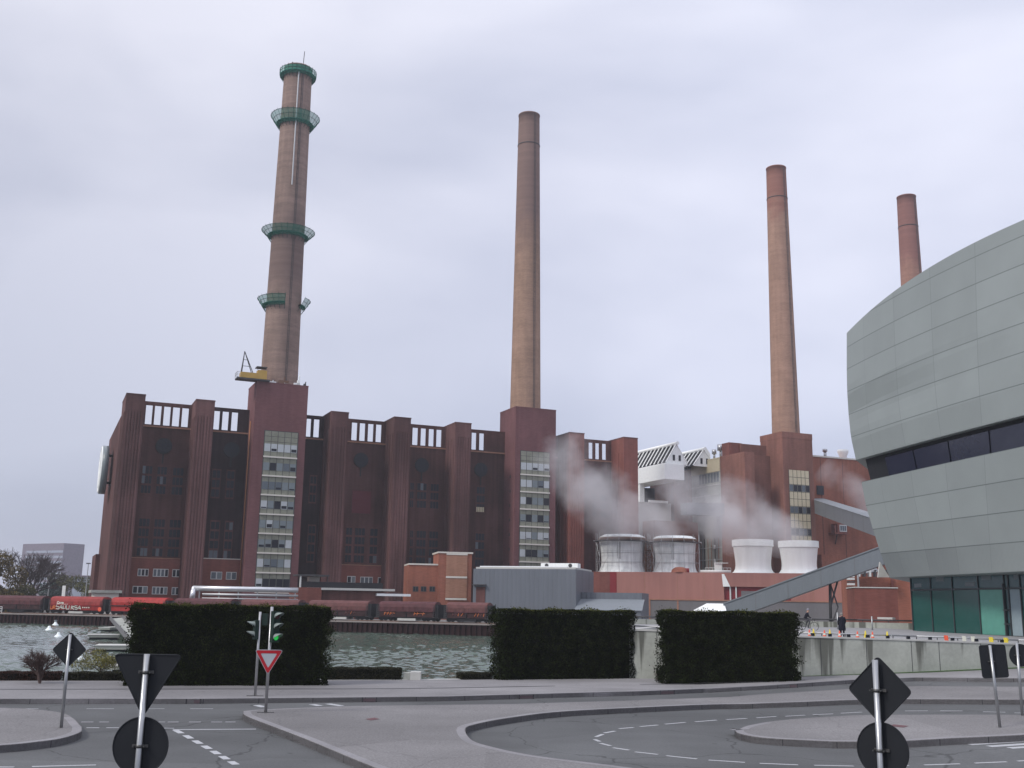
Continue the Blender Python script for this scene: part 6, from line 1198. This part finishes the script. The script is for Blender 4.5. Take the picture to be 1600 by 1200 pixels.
# ================================================================ cones and small lights along the terrace edge
def edge_pt(x, back):
    for i in range(4):
        a, b_ = tt[i] + (0, back, 0), tt[i + 1] + (0, back, 0); F = two(a, b_); s = F.s(x, 995); L = float((b_ - a) @ F.e)
        if s <= L or i == 3: p = F.W(s, 0, a[2] + (b_[2] - a[2]) * s / L); return p
def cone(mt, label, loc, band_=True, h=.44, lay=False):
    t_ = thing('traffic_cone', label, 'cone', (0, 0, 0), 'toy bright training cones along the terrace edge')
    mb = MB(); mb.bx(-.15, .15, -.15, .15, 0, .03); mb.build('base', mt, t_)
    pr_ = [(.12, .03), (.082, h * .38), (.058, h * .62), (.025, h), (.0, h)]; mb = MB(); mb.lathe((0, 0, 0), pr_, 16, ms=[mt, 'paint_white' if band_ else mt, mt, mt]); mb.build('cone_body', mt, t_); t_.location = tuple(map(float, loc))
    if lay: t_.rotation_euler = (0, rad(84), rad(20)); t_.location[2] += .14
    return t_
oc = [(1265, 'leftmost orange cone on the terrace, below the cyclist'), (1288.5, 'orange cone between the cyclist and the person in black'), (1312, 'orange and white cone at the feet of the person in black'), (1340, 'first orange and white cone right of the person in black'), (1363.5, 'orange and white cone in front of the thin grey post')]
yc = [(1271.5, 'yellow cone under the bicycle front wheel'), (1297, 'yellow cone left of the person in black'), (1352.5, 'yellow cone between two orange and white cones'), (1386.5, 'lone yellow cone right of the thin grey post')]
for x, l in oc: cone('cone_orange', l, edge_pt(x, .45))
for x, l in yc: cone('cone_yellow', l, edge_pt(x, .62), False, .48)
for x, l, m_ in ((1478, 'toppled orange and white cone on the terrace edge', 'cone_orange'), (1506, 'toppled white cone left of the rounded rectangular sign', 'paint_white'), (1520, 'toppled white cone next to the rounded rectangular sign', 'paint_white'), (1548, 'toppled yellow cone above the rounded rectangular sign', 'cone_yellow'), (1571, 'toppled yellow cone left of the round sign', 'cone_yellow')): cone(m_, l, edge_pt(x, .3) + (0, 0, .09), m_ == 'cone_orange', .25, True)
proto = None
for k, x in enumerate((1270, 1297, 1326, 1355.5, 1387, 1419, 1453, 1488, 1525, 1565)):
    if proto is None:
        proto = thing('edge_light', 'small black square light on the coping of the terrace wall', 'light', (0, 0, 0), 'black lights spaced along the coping'); MB().bx(-.085, .085, -.08, .08, 0, .16).build('housing', 'black', proto); MB().bx(-.06, .06, -.087, -.082, .04, .13).build('glass', 'dark_glass', proto); t_ = proto; t_.location = tuple(edge_pt(x, .12) + (0, 0, .1))
    else: t_ = copy_tree(proto, edge_pt(x, .12) + (0, 0, .1))
    t_['label'] = 'small black light on the terrace coping, ' + ['leftmost of the ten', 'second from the left', 'third from the left', 'fourth from the left', 'fifth from the left', 'sixth from the left', 'fourth from the right', 'third from the right', 'second from the right', 'rightmost of the ten'][k]
for x, yb, yt, l in ((1309.5, 984, 957, 'thin grey post left of the person in black'), (1363.3, 985, 963, 'thin grey post on the terrace right of the person in black')):
    P = G(x, yb, 2.4); t_ = thing('post', l, 'post', P); MB().tube(P + (0, 0, -.1), (P[0], P[1], YP(x, yt, P[1])[2]), .07, 8).build('shaft', 'galv', t_); MB().tube(P + (0, 0, -.05), P + (0, 0, .06), .14, 10).build('base', 'dark_steel', t_)

# ================================================================ people
def skin_body(name, V_, E_, Rr, mt, parent, sub=2, mats_=None):
    me = bpy.data.meshes.new(name); me.from_pydata([tuple(map(float, v)) for v in V_], E_, []); o = bpy.data.objects.new(name, me); COL.objects.link(o)
    md = o.modifiers.new('skin', 'SKIN'); md.use_smooth_shade = True; lay = me.skin_vertices[0] if me.skin_vertices else None
    if lay is None:
        bm = bmesh.new(); bm.from_mesh(me); bm.verts.layers.skin.verify(); bm.to_mesh(me); bm.free(); lay = me.skin_vertices[0]
    for i, r in enumerate(Rr): lay.data[i].radius = (r, r) if not isinstance(r, tuple) else r
    lay.data[0].use_root = True; ss_ = o.modifiers.new('sub', 'SUBSURF'); ss_.levels = sub; ss_.render_levels = sub
    bpy.context.view_layer.update(); dg = bpy.context.evaluated_depsgraph_get(); nm = bpy.data.meshes.new_from_object(o.evaluated_get(dg)); o.modifiers.clear(); o.data = nm; bpy.data.meshes.remove(me)
    nm.materials.clear()
    for x in ([mt] + (mats_[0] if mats_ else [])): nm.materials.append(MATS[x])
    for p in nm.polygons:
        p.use_smooth = True
        if mats_: p.material_index = mats_[1](p.center)
    o.parent = parent; return o
# standing person in a long dark coat, seen from behind (local frame: x right, -y towards the camera)
P = edge_pt(1316.5, 1.1); P[2] -= .0; pn = thing('person', 'standing person in a long black coat seen from behind on the terrace', 'person', (0, 0, 0))
V_ = [(0, 0, .95), (0, .01, 1.15), (0, .0, 1.36), (0, .0, 1.47), (0, .02, 1.55), (0, .03, 1.66),
      (.10, 0, .88), (.10, .0, .48), (.10, .03, .09), (.11, .15, .04), (-.10, 0, .88), (-.10, -.01, .48), (-.11, .0, .09), (-.12, .12, .04),
      (.19, .0, 1.40), (.25, .02, 1.13), (.22, .14, .92), (.21, .18, .83), (-.19, 0, 1.40), (-.26, .02, 1.13), (-.22, .16, .95), (-.20, .2, .87)]
E_ = [(0, 1), (1, 2), (2, 3), (3, 4), (4, 5), (0, 6), (6, 7), (7, 8), (8, 9), (0, 10), (10, 11), (11, 12), (12, 13), (2, 14), (14, 15), (15, 16), (16, 17), (2, 18), (18, 19), (19, 20), (20, 21)]
Rr = [(.15, .11), (.14, .105), (.15, .11), .055, (.075, .09), (.065, .08), .095, .065, .05, .04, .095, .065, .05, .04, .07, .055, .042, .035, .07, .055, .042, .035]
skin_body('body', V_, E_, Rr, 'cloth_black', pn, 2, (['skin'], lambda c: 1 if (c.z > 1.44 or (c.z < .9 and c.y > .15 and abs(c.x) > .15 and c.z > .5)) else 0))
mb = MB(); mb.lathe((0, .0, 0), [(.23, .52), (.245, .60), (.225, .95), (.20, 1.12), (.225, 1.33), (.19, 1.43), (.09, 1.47), (.08, 1.50)], 20)
mb.v = [(x, y * .72, z) for x, y, z in mb.v]; mb.build('coat', 'cloth_black', pn)
mb = MB(); mb.lathe((0, .02, 1.62), [(.001, .115), (.06, .10), (.09, .04), (.095, -.03), (.075, -.09)], 16, a0=rad(180), a1=rad(360)); mb.lathe((0, .02, 1.62), [(.001, .115), (.06, .10), (.085, .05)], 16); mb.build('hair', 'hair_grey', pn)
sc_ = 38.5 * P[1] / FPX / 1.74; pn.scale = (sc_,) * 3; pn.location = tuple(P)
# cyclist and bicycle
Pc = G(1262.5, 985.6, 2.45); bs = 1.0
bi = thing('bicycle', 'dark bicycle ridden along the terrace above the right hedge', 'bicycle', (0, 0, 0)); 
def ring(mb, c, r, th, n=26, ax='y'):
    pts = [(c[0] + r * math.cos(2 * math.pi * k / n), c[1], c[2] + r * math.sin(2 * math.pi * k / n)) for k in range(n + 1)]; mb.path(pts, th, 6)
for x in (-.52, .52):
    mb = MB(); ring(mb, (x, 0, .35), .33, .02); w_ = mb.build('wheel', 'rubber', bi); mb = MB()
    for k in range(12): a = math.pi * 2 * k / 12; mb.tube((x, 0, .35), (x + .32 * math.cos(a), 0, .35 + .32 * math.sin(a)), .004, 3)
    mb.tube((x, -.05, .35), (x, .05, .35), .025, 8); mb.build('spokes', 'steel', w_)
mb = MB()
for a, b_ in (((-.52, 0, .35), (-.05, 0, .30)), ((-.52, 0, .35), (-.20, 0, .78)), ((-.05, 0, .30), (-.22, 0, .88)), ((-.18, 0, .72), (.33, 0, .80)), ((-.05, 0, .30), (.35, 0, .72)), ((.32, 0, .92), (.52, 0, .35))): mb.tube(a, b_, .019, 8)
mb.build('frame', 'clamp', bi); mb = MB(); mb.tube((.30, 0, .90), (.28, 0, 1.02), .015, 6); mb.tube((.28, -.27, 1.02), (.28, .27, 1.02), .014, 6); mb.build('handlebar', 'steel', bi); mb = MB(); mb.hexa([(-.34, -.07, .88), (-.08, -.03, .88), (-.08, .03, .88), (-.34, .07, .88), (-.34, -.07, .93), (-.08, -.02, .92), (-.08, .02, .92), (-.34, .07, .93)]); mb.build('saddle', 'black', bi)
mb = MB(); mb.tube((-.05, -.06, .30), (-.05, .06, .30), .06, 12); mb.tube((-.05, -.08, .30), (.06, -.08, .18), .012, 6); mb.tube((-.05, .08, .30), (-.16, .08, .42), .012, 6); mb.build('crank', 'steel', bi)
bi.location = tuple(Pc + (-.0, 0, 0)); bi.rotation_euler[2] = rad(-8)
cy = thing('person', 'cyclist in a dark jacket and helmet riding to the right on the terrace', 'person', (0, 0, 0))
V_ = [(-.20, 0, 1.0), (-.12, 0, 1.2), (0.0, 0, 1.40), (.04, 0, 1.50), (.07, 0, 1.60), (.08, 0, 1.68), (-.17, -.09, .96), (.17, -.11, .78), (.02, -.11, .30), (.13, -.11, .20), (-.17, .09, .96), (.14, .11, .92), (-.14, .11, .52), (-.05, .11, .44),
      (.0, -.17, 1.37), (.10, -.2, 1.13), (.25, -.2, 1.04), (.29, -.2, 1.03), (.0, .17, 1.37), (.10, .2, 1.13), (.25, .2, 1.04), (.29, .2, 1.03)]
Rr = [.17, .165, .17, .065, .10, .095, .11, .08, .055, .045, .11, .08, .055, .045, .08, .045, .035, .03, .06, .045, .035, .03]
skin_body('body', V_, E_, Rr, 'cloth_black', cy, 2, (['skin', 'cloth_grey'], lambda c: 1 if c.z > 1.47 else (2 if c.z < .95 else 0)))
mb = MB(); mb.lathe((.07, 0, 1.66), [(.13, -.01), (.125, .05), (.08, .11), (.001, .13)], 16); mb.build('helmet', 'cloth_light', cy); MB().lathe((-.06, 0, 1.27), [(.158, -.02), (.158, .03)], 16).build('reflective_stripe', 'cloth_light', cy)
cy.location = bi.location.copy(); cy.rotation_euler[2] = rad(-8)

# ================================================================ steam and haze
def plume(name, label, A, B, r0, r1, dens, seed, n0=.35):
    A = np.array(A); B = np.array(B); L = float(np.linalg.norm(B - A)); mb = MB(); mb.lathe((0, 0, 0), [(.01, -.2), (r0, -.2), ((r0 + r1) / 2 * 1.1, L * .4), (r1, L * .8), (r1 * .7, L), (.01, L * 1.03)], 24)
    m = bpy.data.materials.new(name); m.use_nodes = True; t = m.node_tree; t.nodes.clear(); o_ = N(t, 'ShaderNodeOutputMaterial'); pv_ = N(t, 'ShaderNodeVolumePrincipled', inp={'Color': (.93, .92, .94, 1), 'Anisotropy': .2}); t.links.new(pv_.outputs[0], o_.inputs['Volume'])
    tc = N(t, 'ShaderNodeTexCoord'); s_ = N(t, 'ShaderNodeSeparateXYZ'); t.links.new(tc.outputs['Object'], s_.inputs[0])
    cx = N(t, 'ShaderNodeCombineXYZ'); t.links.new(s_.outputs['X'], cx.inputs['X']); t.links.new(s_.outputs['Y'], cx.inputs['Y']); ln = N(t, 'ShaderNodeVectorMath', operation='LENGTH'); t.links.new(cx.outputs[0], ln.inputs[0])
    rr = N(t, 'ShaderNodeMapRange', inp={'From Min': 0, 'From Max': L, 'To Min': r0, 'To Max': r1}); t.links.new(s_.outputs['Z'], rr.inputs[0]); dv = N(t, 'ShaderNodeMath', operation='DIVIDE'); t.links.new(ln.outputs['Value'], dv.inputs[0]); t.links.new(rr.outputs[0], dv.inputs[1])
    ns = N(t, 'ShaderNodeTexNoise', noise_dimensions='4D', inp={'Scale': .16, 'Detail': 6.0, 'Roughness': .6, 'W': seed}); t.links.new(tc.outputs['Object'], ns.inputs['Vector'])
    zf = N(t, 'ShaderNodeMapRange', inp={'From Min': L * .2, 'From Max': L, 'To Min': 0.0, 'To Max': .55}); t.links.new(s_.outputs['Z'], zf.inputs[0])
    a1 = N(t, 'ShaderNodeMath', operation='MULTIPLY_ADD', inp={1: 3.2, 2: -.85}); t.links.new(ns.outputs[0], a1.inputs[0])
    a2 = N(t, 'ShaderNodeMath', operation='SUBTRACT'); t.links.new(a1.outputs[0], a2.inputs[0]); d2 = N(t, 'ShaderNodeMath', operation='POWER', inp={1: 2.0}); t.links.new(dv.outputs[0], d2.inputs[0]); t.links.new(d2.outputs[0], a2.inputs[1])
    a3 = N(t, 'ShaderNodeMath', operation='SUBTRACT'); t.links.new(a2.outputs[0], a3.inputs[0]); t.links.new(zf.outputs[0], a3.inputs[1])
    a4 = N(t, 'ShaderNodeMapRange', inp={'From Min': -.2, 'From Max': 1.0, 'To Min': 0, 'To Max': dens}); t.links.new(a3.outputs[0], a4.inputs[0]); t.links.new(a4.outputs[0], pv_.inputs['Density'])
    MATS[name] = m; o = mb.build('steam_plume', name, None); o.location = tuple(A); o.rotation_euler = Vector(B - A).to_track_quat('Z', 'Y').to_euler(); m.cycles.volume_step_rate = 1.0 if hasattr(m, 'cycles') else 1
    return tag(o, label, 'steam', 'steam plumes over the cooling towers', 'stuff')
(c_1, z_1, r_1), (c_2, z_2, r_2), (c_3, z_3, r_3), (c_4, z_4, r_4) = cts
Yt = lambda x, y, Y: YP(x, y, Y)
plume('steam_a', 'steam drifting up to the left from the first cooling tower over the brick hall', (c_1[0], c_1[1], z_1 - .6), Yt(862, 700, 222), r_1 * .95, 9.5, .115, 1.0)
plume('steam_b', 'steam drifting left from the second cooling tower', (c_2[0], c_2[1], z_2 - .6), Yt(925, 750, 220), r_2 * .95, 8.0, .115, 4.3)
plume('steam_c', 'steam drifting up to the left from the third cooling tower', (c_3[0], c_3[1], z_3 - .6), Yt(1045, 752, 214), r_3 * .98, 9., .12, 7.7)
plume('steam_d', 'steam drifting left from the rightmost cooling tower over the third tower', (c_4[0], c_4[1], z_4 - .6), Yt(1125, 765, 212), r_4 * .98, 8., .115, 9.1)
plume('steam_e', 'thin steam patch rising against the orange brick wing', Yt(1370, 800, 232), Yt(1290, 725, 236), 3.5, 5.5, .09, 12.4)
hz = bpy.data.materials.new('haze_air'); hz.use_nodes = True; t = hz.node_tree; t.nodes.clear(); o_ = N(t, 'ShaderNodeOutputMaterial'); pv_ = N(t, 'ShaderNodeVolumePrincipled', inp={'Color': (.88, .90, .97, 1), 'Density': .00022, 'Anisotropy': .2}); t.links.new(pv_.outputs[0], o_.inputs['Volume']); MATS['haze_air'] = hz
mb = MB(); mb.bx(-4700, 3700, -120, 4700, -4.0, 132); tag(mb.build('haze', 'haze_air'), kind='stuff')
